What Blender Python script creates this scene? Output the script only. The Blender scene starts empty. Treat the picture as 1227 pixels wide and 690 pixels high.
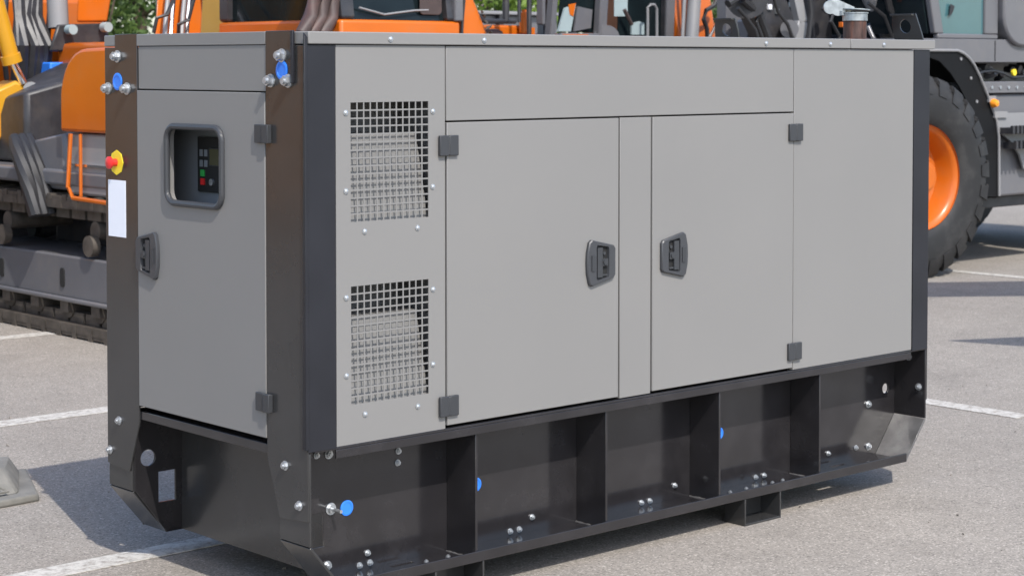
import bpy, bmesh, math, random
from mathutils import Vector, Matrix, noise
rnd = random.Random(7)
S = bpy.context.scene
COL = S.collection
R = math.radians

# ------------------------------------------------------------------ camera
CAM = Vector((-3.377, -4.5064, 1.6873))
YAW, PITCH = 0.73285, 0.03743
cd = bpy.data.cameras.new('camera'); cam = bpy.data.objects.new('camera', cd); COL.objects.link(cam)
cam.location = CAM; cam.rotation_euler = (math.pi/2-PITCH, 0, -YAW)
cd.sensor_width = 36; cd.lens = 36*2266.5/1227
cd.shift_x = 0.0065; cd.shift_y = -0.1494
cd.clip_start = 0.05; cd.clip_end = 2000
cd.dof.use_dof = True; cd.dof.focus_distance = 6.2; cd.dof.aperture_fstop = 8
S.camera = cam

# ------------------------------------------------------------------ light
sdir = Vector((-.265, -.838, 1.0)).normalized()          # towards the sun
elev = math.asin(sdir.z); 
w = bpy.data.worlds.new('World'); S.world = w; w.use_nodes = True
nt = w.node_tree; bg = nt.nodes['Background']
sky = nt.nodes.new('ShaderNodeTexSky'); sky.sky_type = 'NISHITA'; sky.sun_disc = False
sky.sun_elevation = elev; sky.sun_rotation = math.atan2(sdir.x, sdir.y)
sky.dust_density = 1.5; sky.ozone_density = 1.2
nt.links.new(sky.outputs[0], bg.inputs[0]); bg.inputs[1].default_value = 0.15
sd = bpy.data.lights.new('sun', 'SUN'); sd.energy = 2.45; sd.angle = R(.55); sd.color = (1, .955, .89)
so = bpy.data.objects.new('sun', sd); COL.objects.link(so)
so.rotation_euler = sdir.to_track_quat('Z', 'Y').to_euler()
S.view_settings.view_transform = 'Standard'; S.view_settings.look = 'None'
S.view_settings.gamma = 1; S.view_settings.exposure = 0.89

# ------------------------------------------------------------------ helpers
FW = Vector((math.sin(YAW)*math.cos(PITCH), math.cos(YAW)*math.cos(PITCH), -math.sin(PITCH)))
RT = Vector((math.cos(YAW), -math.sin(YAW), 0)); UP = RT.cross(FW)
def at(px, py, ax, val):
    'the point of the plane ax = val seen at a photo position (used to survey the machines standing behind)'
    d = FW + RT*(px-605.48)/2266.5 - UP*(py-161.7)/2266.5
    i = 'xyz'.index(ax); t = (val-CAM[i])/d[i]
    return CAM+d*t

def mat(name, col, rough=.5, metal=0, var=.06, vs=3.0, bump=0, bs=60, coat=0, spec=.5, rvar=.08, dirt=None, dirts=1.5, dirtamt=.5, emit=None, stretch=None):
    m = bpy.data.materials.new(name); m.use_nodes = True
    n = m.node_tree; b = n.nodes['Principled BSDF']; L = n.links
    tc = n.nodes.new('ShaderNodeTexCoord'); mp = n.nodes.new('ShaderNodeMapping'); L.new(tc.outputs['Object'], mp.inputs[0])
    if stretch: mp.inputs['Scale'].default_value = stretch
    no = n.nodes.new('ShaderNodeTexNoise'); no.inputs['Scale'].default_value = vs; no.inputs['Detail'].default_value = 6
    L.new(mp.outputs[0], no.inputs['Vector'])
    cr = n.nodes.new('ShaderNodeValToRGB'); e = cr.color_ramp.elements
    e[0].position = .3; e[1].position = .7
    e[0].color = tuple(c*(1-var) for c in col)+(1,); e[1].color = tuple(min(1, c*(1+var)) for c in col)+(1,)
    L.new(no.outputs[0], cr.inputs[0]); out = cr.outputs[0]
    if dirt:
        n2 = n.nodes.new('ShaderNodeTexNoise'); n2.inputs['Scale'].default_value = dirts; n2.inputs['Detail'].default_value = 9; n2.inputs['Roughness'].default_value = .7
        L.new(mp.outputs[0], n2.inputs['Vector'])
        mr = n.nodes.new('ShaderNodeMapRange'); mr.inputs[1].default_value = .5; mr.inputs[2].default_value = .75; mr.inputs[4].default_value = dirtamt
        L.new(n2.outputs[0], mr.inputs[0])
        mx = n.nodes.new('ShaderNodeMix'); mx.data_type = 'RGBA'; mx.inputs[7].default_value = tuple(dirt)+(1,)
        L.new(mr.outputs[0], mx.inputs[0]); L.new(out, mx.inputs[6]); out = mx.outputs[2]
    L.new(out, b.inputs['Base Color'])
    rr = n.nodes.new('ShaderNodeMapRange'); rr.inputs[3].default_value = max(0.02, rough-rvar); rr.inputs[4].default_value = rough+rvar
    n3 = n.nodes.new('ShaderNodeTexNoise'); n3.inputs['Scale'].default_value = vs*2.3; n3.inputs['Detail'].default_value = 5
    L.new(mp.outputs[0], n3.inputs['Vector']); L.new(n3.outputs[0], rr.inputs[0]); L.new(rr.outputs[0], b.inputs['Roughness'])
    b.inputs['Metallic'].default_value = metal; b.inputs['Specular IOR Level'].default_value = spec
    b.inputs['Coat Weight'].default_value = coat; b.inputs['Coat Roughness'].default_value = .12
    if bump:
        n4 = n.nodes.new('ShaderNodeTexNoise'); n4.inputs['Scale'].default_value = bs; n4.inputs['Detail'].default_value = 4
        L.new(mp.outputs[0], n4.inputs['Vector'])
        bp = n.nodes.new('ShaderNodeBump'); bp.inputs['Strength'].default_value = bump; bp.inputs['Distance'].default_value = .002
        L.new(n4.outputs[0], bp.inputs['Height']); L.new(bp.outputs[0], b.inputs['Normal'])
    if emit:
        b.inputs['Emission Color'].default_value = tuple(emit[:3])+(1,); b.inputs['Emission Strength'].default_value = emit[3]
    return m

M = {}
M['panel'] = mat('grey_powder_coat', (.200,.195,.188), .45, var=.03, vs=1.0, bump=.5, bs=3.2, rvar=.05, dirt=(.215,.205,.194), dirts=2.2, dirtamt=.25)
M['black'] = mat('black_gloss_paint', (.019,.0178,.0195), .15, var=.2, vs=7, bump=.07, bs=18, coat=.35, rvar=.09, dirt=(.06,.057,.058), dirts=3.5, dirtamt=.2)
M['satin'] = mat('black_satin_paint', (.031,.0308,.031), .24, var=.15, vs=4, bump=.04, bs=14, coat=.2, rvar=.06, dirt=(.05,.0485,.047), dirts=6, dirtamt=.2)
M['dusty'] = mat('dusty_black_steel', (.10,.098,.098), .35, var=.35, vs=12, bump=.3, bs=70, coat=.3, dirt=(.20,.19,.185), dirts=9, dirtamt=.7)
M['strip'] = mat('dark_corner_paint', (.016,.0165,.021), .42, var=.15, vs=5, bump=.06, bs=30, spec=.35)  # blue of the reflected sky mixed into this black
M['gap'] = mat('rubber_seal', (.012,.012,.012), .8)  # flat near-black, also laid behind gaps and into slots and recesses
M['inner'] = mat('inner_liner', (.17,.17,.172), .7, var=.15)
M['plastic'] = mat('black_plastic', (.045,.047,.052), .42, bump=.2, bs=300)
M['plastic2'] = mat('grey_plastic_tray', (.19,.205,.225), .4)
M['hinge'] = mat('hinge_plastic', (.036,.038,.042), .45)
M['zinc'] = mat('zinc_plated_steel', (.50,.52,.54), .42, metal=.8, var=.25, vs=90)
M['galv'] = mat('galvanised_steel', (.36,.385,.395), .42, metal=.75, var=.25, vs=40)
M['blue'] = mat('blue_plastic', (.03,.20,.78), .4)
M['red'] = mat('red_plastic', (.65,.03,.03), .35)
M['green'] = mat('green_plastic', (.04,.4,.08), .4)
M['yellowp'] = mat('yellow_plastic', (.8,.62,.03), .45)
M['white'] = mat('white_label', (.78,.8,.86), .5)
M['lcd'] = mat('lcd_glass', (.09,.085,.05), .2)
M['rust'] = mat('heat_stained_steel', (.075,.045,.038), .55, metal=.4, var=.5, vs=14, dirt=(.22,.07,.03), dirts=9, dirtamt=.6, stretch=(4,4,1))
M['orange'] = mat('orange_machine_paint', (.52,.112,.004), .36, coat=.15, var=.10, vs=2, dirt=(.33,.13,.05), dirts=4, dirtamt=.35)
M['yellow'] = mat('yellow_machine_paint', (.55,.27,.012), .38, coat=.15, var=.06, dirt=(.4,.26,.1), dirts=3, dirtamt=.25)
M['mgrey'] = mat('machine_grey_paint', (.12,.12,.13), .38, coat=.2, dirt=(.2,.18,.16), dirts=4, dirtamt=.3)
M['mgrey2'] = mat('machine_light_grey', (.23,.23,.235), .45, dirt=(.3,.27,.24), dirts=4, dirtamt=.4)
M['mdark'] = mat('machine_dark_steel', (.03,.03,.034), .45, var=.3, vs=8, dirt=(.12,.1,.08), dirts=6, dirtamt=.3)
M['mbrown'] = mat('brown_hose_cover', (.06,.04,.036), .5, var=.3, dirt=(.2,.07,.05), dirts=3, dirtamt=.4)
M['tyre'] = mat('tyre_rubber', (.016,.0155,.0155), .65, var=.2, vs=6, bump=.3, bs=60, dirt=(.08,.075,.07), dirts=6, dirtamt=.35)
M['track'] = mat('track_steel', (.085,.073,.062), .6, metal=.3, var=.3, vs=14, bump=.4, bs=50, dirt=(.17,.145,.12), dirts=6, dirtamt=.6)
M['chrome'] = mat('chrome_rod', (.85,.85,.87), .12, metal=1)
M['glass'] = mat('cab_glass', (.008,.013,.015), .08, var=.3, spec=.22)
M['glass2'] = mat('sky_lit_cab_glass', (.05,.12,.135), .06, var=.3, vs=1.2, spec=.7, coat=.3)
M['fender'] = mat('matt_black_fender', (.006,.006,.0065), .6, spec=.2)
M['teal'] = mat('teal_sheet', (.07,.19,.20), .5)
M['amber'] = mat('amber_lens', (.9,.3,.02), .3)
M['seat'] = mat('pale_cover', (.30,.37,.38), .6)
M['rubber'] = mat('hose_rubber', (.02,.02,.022), .5)
M['block'] = mat('grey_moulded_block', (.16,.155,.14), .75, var=.2, vs=8, bump=.4, bs=60, dirt=(.28,.26,.23), dirts=7, dirtamt=.6)
M['bark'] = mat('bark', (.09,.065,.045), .9, var=.4, vs=6, bump=.6, bs=12, stretch=(3,3,.7))
def leafmat(name, c):
    m = bpy.data.materials.new(name); m.use_nodes = True; n = m.node_tree; b = n.nodes['Principled BSDF']
    g = n.nodes.new('ShaderNodeNewGeometry'); cr = n.nodes.new('ShaderNodeValToRGB'); e = cr.color_ramp.elements
    e[0].color = (c[0]*.55, c[1]*.6, c[2]*.6, 1); e[1].color = (c[0]*1.5, c[1]*1.35, c[2]*1.2, 1)
    n.links.new(g.outputs['Random Per Island'], cr.inputs[0]); n.links.new(cr.outputs[0], b.inputs['Base Color'])
    b.inputs['Roughness'].default_value = .55
    t = n.nodes.new('ShaderNodeBsdfTranslucent'); n.links.new(cr.outputs[0], t.inputs[0])
    mx = n.nodes.new('ShaderNodeMixShader'); mx.inputs[0].default_value = .3
    n.links.new(b.outputs[0], mx.inputs[1]); n.links.new(t.outputs[0], mx.inputs[2])
    n.links.new(mx.outputs[0], n.nodes['Material Output'].inputs[0]); return m
M['leaf'] = leafmat('leaves', (.075,.13,.03)); M['leaf2'] = leafmat('leaves_bright', (.12,.20,.03))

def asphalt():
    m = bpy.data.materials.new('asphalt'); m.use_nodes = True; n = m.node_tree; b = n.nodes['Principled BSDF']; L = n.links
    tc = n.nodes.new('ShaderNodeTexCoord')
    def noi(s, d=5, r=.6):
        x = n.nodes.new('ShaderNodeTexNoise'); x.inputs['Scale'].default_value = s; x.inputs['Detail'].default_value = d; x.inputs['Roughness'].default_value = r
        L.new(tc.outputs['Object'], x.inputs['Vector']); return x.outputs[0]
    v = n.nodes.new('ShaderNodeTexVoronoi'); v.inputs['Scale'].default_value = 165; L.new(tc.outputs['Object'], v.inputs['Vector'])
    bw = n.nodes.new('ShaderNodeSeparateColor'); L.new(v.outputs['Color'], bw.inputs[0])
    cr = n.nodes.new('ShaderNodeValToRGB'); e = cr.color_ramp.elements
    e[0].position = 0; e[0].color = (.15,.136,.119,1); e[1].position = 1; e[1].color = (.43,.392,.348,1)
    a = e.new(.14); a.color = (.235,.213,.187,1); a = e.new(.86); a.color = (.30,.272,.240,1)
    L.new(bw.outputs[0], cr.inputs[0])
    def mul(col, fac_socket, lo, hi, f0=.3, f1=.7):
        mr = n.nodes.new('ShaderNodeMapRange'); mr.inputs[1].default_value = f0; mr.inputs[2].default_value = f1
        mr.inputs[3].default_value = lo; mr.inputs[4].default_value = hi; L.new(fac_socket, mr.inputs[0])
        x = n.nodes.new('ShaderNodeVectorMath'); x.operation = 'SCALE'; L.new(col, x.inputs[0]); L.new(mr.outputs[0], x.inputs['Scale']); return x.outputs[0]
    c = mul(cr.outputs[0], noi(.6), .93, 1.07); c = mul(c, noi(5, 8, .7), .91, 1.07); c = mul(c, noi(.9, 3, .5), .86, 1.0, .33, .42); c = mul(c, noi(55, 3, .6), .92, 1.08)
    c = mul(c, noi(1.7, 9, .75), .72, 1.0, .30, .40)
    L.new(c, b.inputs['Base Color']); b.inputs['Roughness'].default_value = .85; b.inputs['Specular IOR Level'].default_value = .3
    bp = n.nodes.new('ShaderNodeBump'); bp.inputs['Strength'].default_value = .45; bp.inputs['Distance'].default_value = .004
    L.new(noi(140, 4, .7), bp.inputs['Height']); L.new(bp.outputs[0], b.inputs['Normal'])
    return m
M['rustbox'] = mat('rust_brown_sheet', (.42,.20,.06), .6, dirt=(.22,.10,.04), dirtamt=.5)  # brown picked for the reflection it gives in the end posts
M['asphalt'] = asphalt()
def linemat():
    m = M['asphalt'].copy(); m.name = 'worn_line_paint'; n = m.node_tree; b = n.nodes['Principled BSDF']; L = n.links
    src = b.inputs['Base Color'].links[0].from_socket
    tc = [x for x in n.nodes if x.type == 'TEX_COORD'][0]
    no = n.nodes.new('ShaderNodeTexNoise'); no.inputs['Scale'].default_value = 26; no.inputs['Detail'].default_value = 9; no.inputs['Roughness'].default_value = .75
    L.new(tc.outputs['Object'], no.inputs['Vector'])
    mr = n.nodes.new('ShaderNodeMapRange'); mr.inputs[1].default_value = .38; mr.inputs[2].default_value = .56; mr.inputs[3].default_value = .08; mr.inputs[4].default_value = .85
    L.new(no.outputs[0], mr.inputs[0])
    mx = n.nodes.new('ShaderNodeMix'); mx.data_type = 'RGBA'; L.new(mr.outputs[0], mx.inputs[0]); L.new(src, mx.inputs[6]); mx.inputs[7].default_value = (.56,.54,.50,1)
    L.new(mx.outputs[2], b.inputs['Base Color']); return m
M['line'] = linemat()
M['grass'] = mat('grass', (.07,.12,.025), .9, var=.4, vs=4, bump=1, bs=40)

WORLD = {}
def wl(o): return WORLD.get(o.name, Vector((0,0,0))) if o else Vector((0,0,0))
class MB:
    def __init__(s): s.b = bmesh.new()
    def box(s, x0,x1,y0,y1,z0,z1, mtx=None):
        r = bmesh.ops.create_cube(s.b, size=1)['verts']
        for v in r:
            v.co = Vector(((x0+x1)/2+v.co.x*(x1-x0), (y0+y1)/2+v.co.y*(y1-y0), (z0+z1)/2+v.co.z*(z1-z0)))
            if mtx: v.co = mtx @ v.co
        return s
    def prism(s, pts, axis, a, b, holes=()):
        'flat outline (other two axes in xyz order) with holes, thickness from a to b'
        i = 'xyz'.index(axis); o = [k for k in range(3) if k != i]
        def mk(p):
            c = [0,0,0]; c[i] = a; c[o[0]] = p[0]; c[o[1]] = p[1]; return s.b.verts.new(c)
        edges = []
        loops = [pts]+list(holes)
        first = None
        if not holes:
            f = [s.b.faces.new([mk(p) for p in pts])]
        else:
            for lp in loops:
                vs = [mk(p) for p in lp]
                edges += [s.b.edges.new((vs[k], vs[(k+1) % len(vs)])) for k in range(len(vs))]
            g = bmesh.ops.triangle_fill(s.b, edges=edges, use_beauty=True, use_dissolve=False)['geom']
            f = [x for x in g if isinstance(x, bmesh.types.BMFace)]
        e = bmesh.ops.extrude_face_region(s.b, geom=f)['geom']
        d = Vector((0,0,0)); d[i] = b-a
        bmesh.ops.translate(s.b, verts=[x for x in e if isinstance(x, bmesh.types.BMVert)], vec=d)
        return s
    def cyl(s, p0, p1, r, seg=16, r2=None, caps=True):
        p0 = Vector(p0); p1 = Vector(p1); d = p1-p0
        m = Matrix.Translation((p0+p1)/2) @ d.to_track_quat('Z','Y').to_matrix().to_4x4()
        bmesh.ops.create_cone(s.b, cap_ends=caps, segments=seg, radius1=r, radius2=r if r2 is None else r2, depth=d.length, matrix=m)
        return s
    def tube(s, pts, r, seg=8, closed=False):
        pts = [Vector(p) for p in pts]; n = len(pts); rings = []
        up = Vector((.31,.22,.93))
        for k, p in enumerate(pts):
            a = pts[(k-1) % n] if (closed or k) else p; c = pts[(k+1) % n] if (closed or k < n-1) else p
            t = (c-a).normalized(); u = (up-up.dot(t)*t).normalized(); v = t.cross(u)
            rr = r[k] if isinstance(r, (list, tuple)) else r
            rings.append([s.b.verts.new(p+(u*math.cos(2*math.pi*j/seg)+v*math.sin(2*math.pi*j/seg))*rr) for j in range(seg)])
        for k in range(n if closed else n-1):
            A, B = rings[k], rings[(k+1) % n]
            for j in range(seg): s.b.faces.new((A[j], A[(j+1) % seg], B[(j+1) % seg], B[j]))
        if not closed:
            s.b.faces.new(rings[0][::-1]); s.b.faces.new(rings[-1])
        return s
    def hull(s, pts):
        'convex solid through the points'
        vs = [s.b.verts.new(p) for p in pts]
        bmesh.ops.convex_hull(s.b, input=vs); return s
    def lathe(s, prof, c, n, seg=48):
        'profile (radius, offset along n) revolved about axis n through c'
        c = Vector(c); n = Vector(n).normalized(); u = n.orthogonal().normalized(); v = n.cross(u); rings = []
        for r, h in prof:
            rings.append([s.b.verts.new(c+n*h+(u*math.cos(2*math.pi*j/seg)+v*math.sin(2*math.pi*j/seg))*max(r,1e-4)) for j in range(seg)])
        for k in range(len(prof)-1):
            for j in range(seg): s.b.faces.new((rings[k][j], rings[k][(j+1) % seg], rings[k+1][(j+1) % seg], rings[k+1][j]))
        return s
    def build(s, name, m, parent=None, bevel=0, ang=35, label=None):
        bmesh.ops.recalc_face_normals(s.b, faces=s.b.faces)
        if parent: 
            L = wl(parent)
            for v in s.b.verts: v.co -= L
        me = bpy.data.meshes.new(name)
        for f in s.b.faces: f.smooth = True
        for e in s.b.edges:
            e.smooth = (len(e.link_faces) == 2 and e.calc_face_angle(0) < R(ang))
        s.b.to_mesh(me); s.b.free(); me.materials.append(M[m] if isinstance(m, str) else m)
        o = bpy.data.objects.new(name, me); COL.objects.link(o)
        if parent: o.parent = parent; WORLD[o.name] = L
        if bevel:
            md = o.modifiers.new('bevel', 'BEVEL'); md.width = bevel; md.segments = 2; md.limit_method = 'ANGLE'; md.angle_limit = R(40)
        if label: o['label'] = label
        return o
def thing(name, label, cat, loc=(0,0,0), group=None):
    o = bpy.data.objects.new(name, None); COL.objects.link(o); o.location = loc; o['label'] = label; o['category'] = cat
    o.empty_display_size = .3
    if group: o['group'] = group
    WORLD[o.name] = Vector(loc); return o
def tag(o, label, cat, group=None, kind=None):
    if kind: o['kind'] = kind
    if label: o['label'] = label
    if cat: o['category'] = cat
    if group: o['group'] = group
    return o
def arc(cx, cy, r, a0, a1, n=8): return [(cx+r*math.cos(R(a0+(a1-a0)*k/n)), cy+r*math.sin(R(a0+(a1-a0)*k/n))) for k in range(n+1)]
def rrect(x0,x1,y0,y1,r,n=6):
    return arc(x1-r,y1-r,r,0,90,n)+arc(x0+r,y1-r,r,90,180,n)+arc(x0+r,y0+r,r,180,270,n)+arc(x1-r,y0+r,r,270,360,n)
def circ(cx, cy, r, n=20): return [(cx+r*math.cos(2*math.pi*k/n), cy+r*math.sin(2*math.pi*k/n)) for k in range(n)]

# ================================================================== SETTING
g = MB(); g.box(-250,250,-250,250,-.3,0); o = g.build('ground', 'asphalt'); o['kind'] = 'structure'
def paint(name, pts):
    b = MB(); b.prism(pts, 'z', .0015, .004); o = b.build(name, 'line'); o['kind'] = 'structure'
for y0 in (-4.05, -1.48, 1.06, 3.56, 6.12, 8.7):
    paint('painted_line', [(-9, y0), (4.42, y0), (4.42, y0+.13), (-9, y0+.13)])
for x0, ya, yb in ((4.42, -5, 8.9), (9.56, -5, 9.1)):
    segs = [(ya, .43), (.52, yb)] if x0 < 5 else [(ya, yb)]
    for a, b_ in segs: paint('painted_line', [(x0, a), (x0+.125, a), (x0+.125, b_), (x0, b_)])
g = MB(); g.box(-60,90,24,70,-.1,.06); tag(g.build('grass_verge','grass'), None, None, None, 'structure')
g = MB(); g.box(-70,-16,-30,20,-.1,.05); tag(g.build('grass_verge','grass'), None, None, None, 'structure')
g = MB()
for k in range(420):
    x, y = rnd.uniform(-2, 7), rnd.uniform(-2, 9); r = rnd.uniform(.003, .009)
    g.hull([(x+rnd.uniform(-r,r), y+rnd.uniform(-r,r), rnd.uniform(0, r*1.2)) for _ in range(7)])
tag(g.build('loose_grit', 'asphalt'), 'fine grit and pebbles scattered over the asphalt', 'grit', None, 'stuff')

# ================================================================== GENERATOR SET
G = thing('generator_set', 'large grey enclosed diesel generator on black steel skid in the middle of the car park', 'generator', (1.43,.575,0))
X0, X1, W = -.1, 2.964, 1.15          # ends and width
ZB, ZT = .545, 1.745                  # canopy bottom and top
GL = Vector((1.43,.575,0))

# --- skid base
def rail(y_web, y_out, name='side_rail'):
    s = 1 if y_web > y_out else -1
    t = .008*s
    out = [(X0+.004, .51), (X1-.004, .51), (X1-.004, .262), (X1-.126, .108), (.022, .108), (X0+.004, .262)]
    b = MB()
    holes = [circ(-.045, .365, .028), [(-.004,.208),(.062,.208),(.062,.312),(-.004,.312)], circ(2.897, .369, .02)]
    b.prism(out, 'y', y_web, y_web+t, holes=holes)
    b.box(X0+.02, X1-.002, min(y_out,y_web-.001*s), max(y_out,y_web-.001*s), .537, .545)   # top flange
    b.box(.0, X1-.102, min(y_out,y_out+t), max(y_out,y_out+t), .51, .5365)               # upper lip
    ya_, yb_ = min(y_out+t,y_web+.001*s), max(y_out+t,y_web+.001*s)
    b.prism([(.03,ya_),(X1-.13,ya_),(X1-.13,yb_),(.03,yb_)], 'z', .1005, .1095, holes=[[(x_,y_out+s*.105),(x_+.085,y_out+s*.105),(x_+.085,y_out+s*.125),(x_,y_out+s*.125)] for x_ in (.30,2.50)])   # lower flange with slots
    b.box(.026, X1-.126, min(y_out,y_out+t), max(y_out,y_out+t), .1, .134)             # lower lip
    rl = b.build(name, 'black', G, bevel=.0015)
    for (xa, za, xb, zb) in ((X0, .255, .03, .1), (X1, .255, X1-.13, .1)):
        b = MB()
        q = .008 if xa < 0 else -.008
        ya, yb = min(y_out, y_web), max(y_out, y_web)
        b.hull([(xa,ya,za),(xa,yb,za),(xb,ya,zb),(xb,yb,zb),(xa+q,ya,za+.004),(xa+q,yb,za+.004),(xb+q*.2,ya,zb+.01),(xb+q*.2,yb,zb+.01)])
        b.build('chamfer_plate', 'dusty' if xa > 0 else 'satin', rl, bevel=.0012)
        b = MB(); b.box(min(xa,xa+q), max(xa,xa+q), ya, yb, za+.0045, .5365); b.build('end_flange', 'satin' if xa < 0 else 'black', rl, bevel=.0012)
    return rl
r1 = rail(.15, 0); r2 = rail(1.0, 1.15)
rib = MB()
for x in (.563, 1.15, 1.727, 2.298):
    for s, (ya, yb) in enumerate(((.0085, .149), (1.001, 1.1415))):
        b = MB(); b.box(x-.005, x+.005, ya, yb, .108, .5095)
        # weld bead along the foot
        b2 = MB(); b2.tube([(x-.009+rnd.uniform(-.001,.001), ya+.01+k*(yb-ya-.012)/14, .109+rnd.uniform(-.001,.001)) for k in range(15)], [.0035+rnd.uniform(-.0012,.0012) for _ in range(15)], 6)
        rb_ = b.build('rib', 'black', G, bevel=.001); b2.build('weld_bead', 'dusty', rb_)
for x in (.086, 2.77):
    b = MB(); b.box(x, x+.008, .158, .992, .104, .5365); b.build('cross_plate', 'satin', G, bevel=.001)
b = MB(); b.box(.095, 2.769, .159, .991, .112, .118); b.build('belly_plate', 'mdark', G)
b = MB(); b.box(X0, X0+.008, .1505, .9995, .508, .5365); b.box(X0+.0081, -.02, .151, .999, .529, .5365); b.build('sill', 'black', G, bevel=.0015)
b = MB(); b.box(X1-.008, X1, .1505, .9995, .508, .5365); b.build('sill', 'black', G, bevel=.0015)
# welded tab beside the near corner
b = MB(); b.box(-.096, -.05, .146, .1495, .25, .40); b.build('backing_tab', 'satin', G)
# fork pockets standing on the ground
for x in (.386, 1.858):
    for ya in (.002, .99):
        b = MB(); xw = x+.205
        b.box(x, x+.007, ya, ya+.10, .0, .0995); b.box(xw-.007, xw, ya, ya+.10, .0, .0995); b.box(x+.0071, xw-.0071, ya, ya+.10, .0, .008)
        b.box(x+.0071, xw-.0071, ya+.092, ya+.099, .0081, .0995)
        b.build('fork_pocket', 'satin', G, bevel=.001)

# --- canopy core (dark, seen only in the door gaps)
b = MB(); b.box(.44, 2.855, .032, 1.118, .548, 1.742); b.box(X0+.135, .44, .35, 1.118, .548, 1.742); b.box(2.855,2.95,.012,1.138,.548,1.742); b.build('inner_frame', 'gap', G)
P0, P1 = 0.0, .03
def sidepanel(x0, x1, z0, z1, name='side_panel', holes=None, y0=P0, y1=P1, lab=None):
    b = MB()
    if holes: b.prism([(x0,z0),(x1,z0),(x1,z1),(x0,z1)], 'y', y0, y0+.003, holes=holes)
    else: b.box(x0, x1, y0, y1, z0, z1)
    return b.build(name, 'panel', G, bevel=.0022 if not holes else 0, label=lab)
gz = [(1.214, 1.572), (.665, 1.021)]
sidepanel(0.002, .4255, ZB+.001, ZT-.002, 'grille_panel', holes=[[(.057,a),(.3585,a),(.3585,b_),(.057,b_)] for a, b_ in gz])
sidepanel(.4305, 2.1195, 1.5095, ZT-.002)                     # long header panel
sidepanel(2.1235, 2.8625, ZB+.001, ZT-.002)
sidepanel(1.2030, 1.3550, ZB+.003, 1.505)
zd0 = ZB+.010
d1 = sidepanel(.4315, 1.1935, zd0, 1.5045, 'door', y0=-.003, y1=.027)
d2 = sidepanel(1.3605, 2.1180, zd0, 1.5045, 'door', y0=-.003, y1=.027)
for a, b_ in ((.0,.4),):
    pass
# rear side (not seen): one long panel with two doors
b = MB(); b.box(.002, 2.8625, 1.12, 1.15, ZB+.001, ZT-.002); b.build('side_panel', 'panel', G, bevel=.002)
for (xa, xb) in ((.47,1.2),(1.36,2.1)):
    b = MB(); b.box(xa, xb, 1.15, 1.154, zd0, 1.5); b.build('door', 'panel', G, bevel=.002)

# --- grilles
for a, b_ in gz:
    m = MB(); nx, nz = 12, 15
    wx, wz = .3015/nx, (b_-a)/nz
    for k in range(1, nx): m.box(.057+k*wx-.0023, .057+k*wx+.0023, .0005, .0026, a, b_)
    for k in range(1, nz): m.box(.0575, .358, .0004, .0027, a+k*wz-.0023, a+k*wz+.0023)
    gr = m.build('grille', 'panel', G)
    m = MB(); zt = b_-.098
    # sloping scoop behind the mesh: folded sheet
    m.hull([(.0,.014,a-.03),(.372,.014,a-.03),(.0,.055,zt),(.352,.055,zt),(.0,.017,a-.03),(.372,.017,a-.03),(.0,.059,zt),(.352,.059,zt)])
    m.box(.0, .352, .056, .20, zt-.006, zt-.0005)
    m.build('baffle', 'panel', gr)
    m = MB(); m.box(-.02, .42, .20, .204, a-.05, b_+.02); m.box(.40,.404,.006,.20,a-.05,b_+.02); m.box(-.02,-.016,.006,.2,a-.05,b_+.02); m.box(-.0159,.3999,.006,.2,b_+.016,b_+.02)
    m.build('duct', 'inner', gr)

# --- corner posts
def post(y_edge, s):
    Y = lambda v: y_edge+s*v
    for (xa, xb, left) in ((X0-.006, X0, True), (X1, X1+.006, False)):
        pts = [(Y(0), .335), (Y(.142), .325), (Y(.206), .50), (Y(.206), 1.786), (Y(.066), 1.786), (Y(.066), 1.742), (Y(0), 1.742)]
        hl = []
        if not left:
            pts = [(Y(0), .335), (Y(.142), .325), (Y(.206), .50), (Y(.206), 1.742), (Y(0), 1.742)]
            lg = MB(); lp = [(Y(.020),1.7832),(Y(.160),1.7832),(Y(.162),1.83),(Y(.155),1.888),(Y(.040),1.888),(Y(.028),1.83)]
            lg.prism(lp, 'x', X1-.012, X1-.004, holes=[circ(Y(.098), 1.838, .027)])
            lg.box(X1-.032, X1-.0121, min(Y(.045),Y(.152)), max(Y(.045),Y(.152)), 1.880, 1.888)
            for v in lg.b.verts: v.co.x -= (v.co.z-1.785)*.25
            lg.build('lifting_lug', 'satin', G, bevel=.001)
        b = MB(); b.prism(pts, 'x', xa, xb, holes=hl)
        xs = (X0+.0005, -.0015) if left else (2.866, X1-.0005)
        b.box(xs[0], xs[1], min(Y(.0015),Y(.006)), max(Y(.0015),Y(.006)), ZB-.001, 1.742)
        b.build('corner_post' if left else 'corner_post', 'satin' if left else 'satin', G, bevel=.0012)
post(0, 1); post(W, -1)
# front faces of the posts, black tinted blue for reflected sky
for xa, xb in ((X0-.005, -.0005), (2.8655, X1+.004)):
    b = MB(); b.box(xa, xb, -.002, .0013, ZB-.003, 1.7435); b.build('corner_trim', 'strip', G, bevel=.001)
b = MB(); b.hull([(-.116,-.006,.55),(-.103,-.006,.55),(-.116,.012,.55),(-.103,.012,.55),(-.116,-.006,1.765),(-.103,-.006,1.765),(-.112,.006,1.781),(-.106,.006,1.778)])
b.build('corner_lip', 'strip', G, bevel=.002)
b = MB(); b.box(-.116, -.1062, .054, .066, 1.63, 1.786); b.build('edge_strip', 'strip', G, bevel=.002)
# --- roof
b = MB(); b.box(X0-.003, 2.4475, -.009, W+.009, ZT+.0005, 1.7825); b.build('roof', 'panel', G, bevel=.003)
b = MB(); b.box(2.4505, X1+.03, -.009, W+.009, ZT+.0005, 1.7825); b.build('roof', 'panel', G, bevel=.003)
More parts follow.
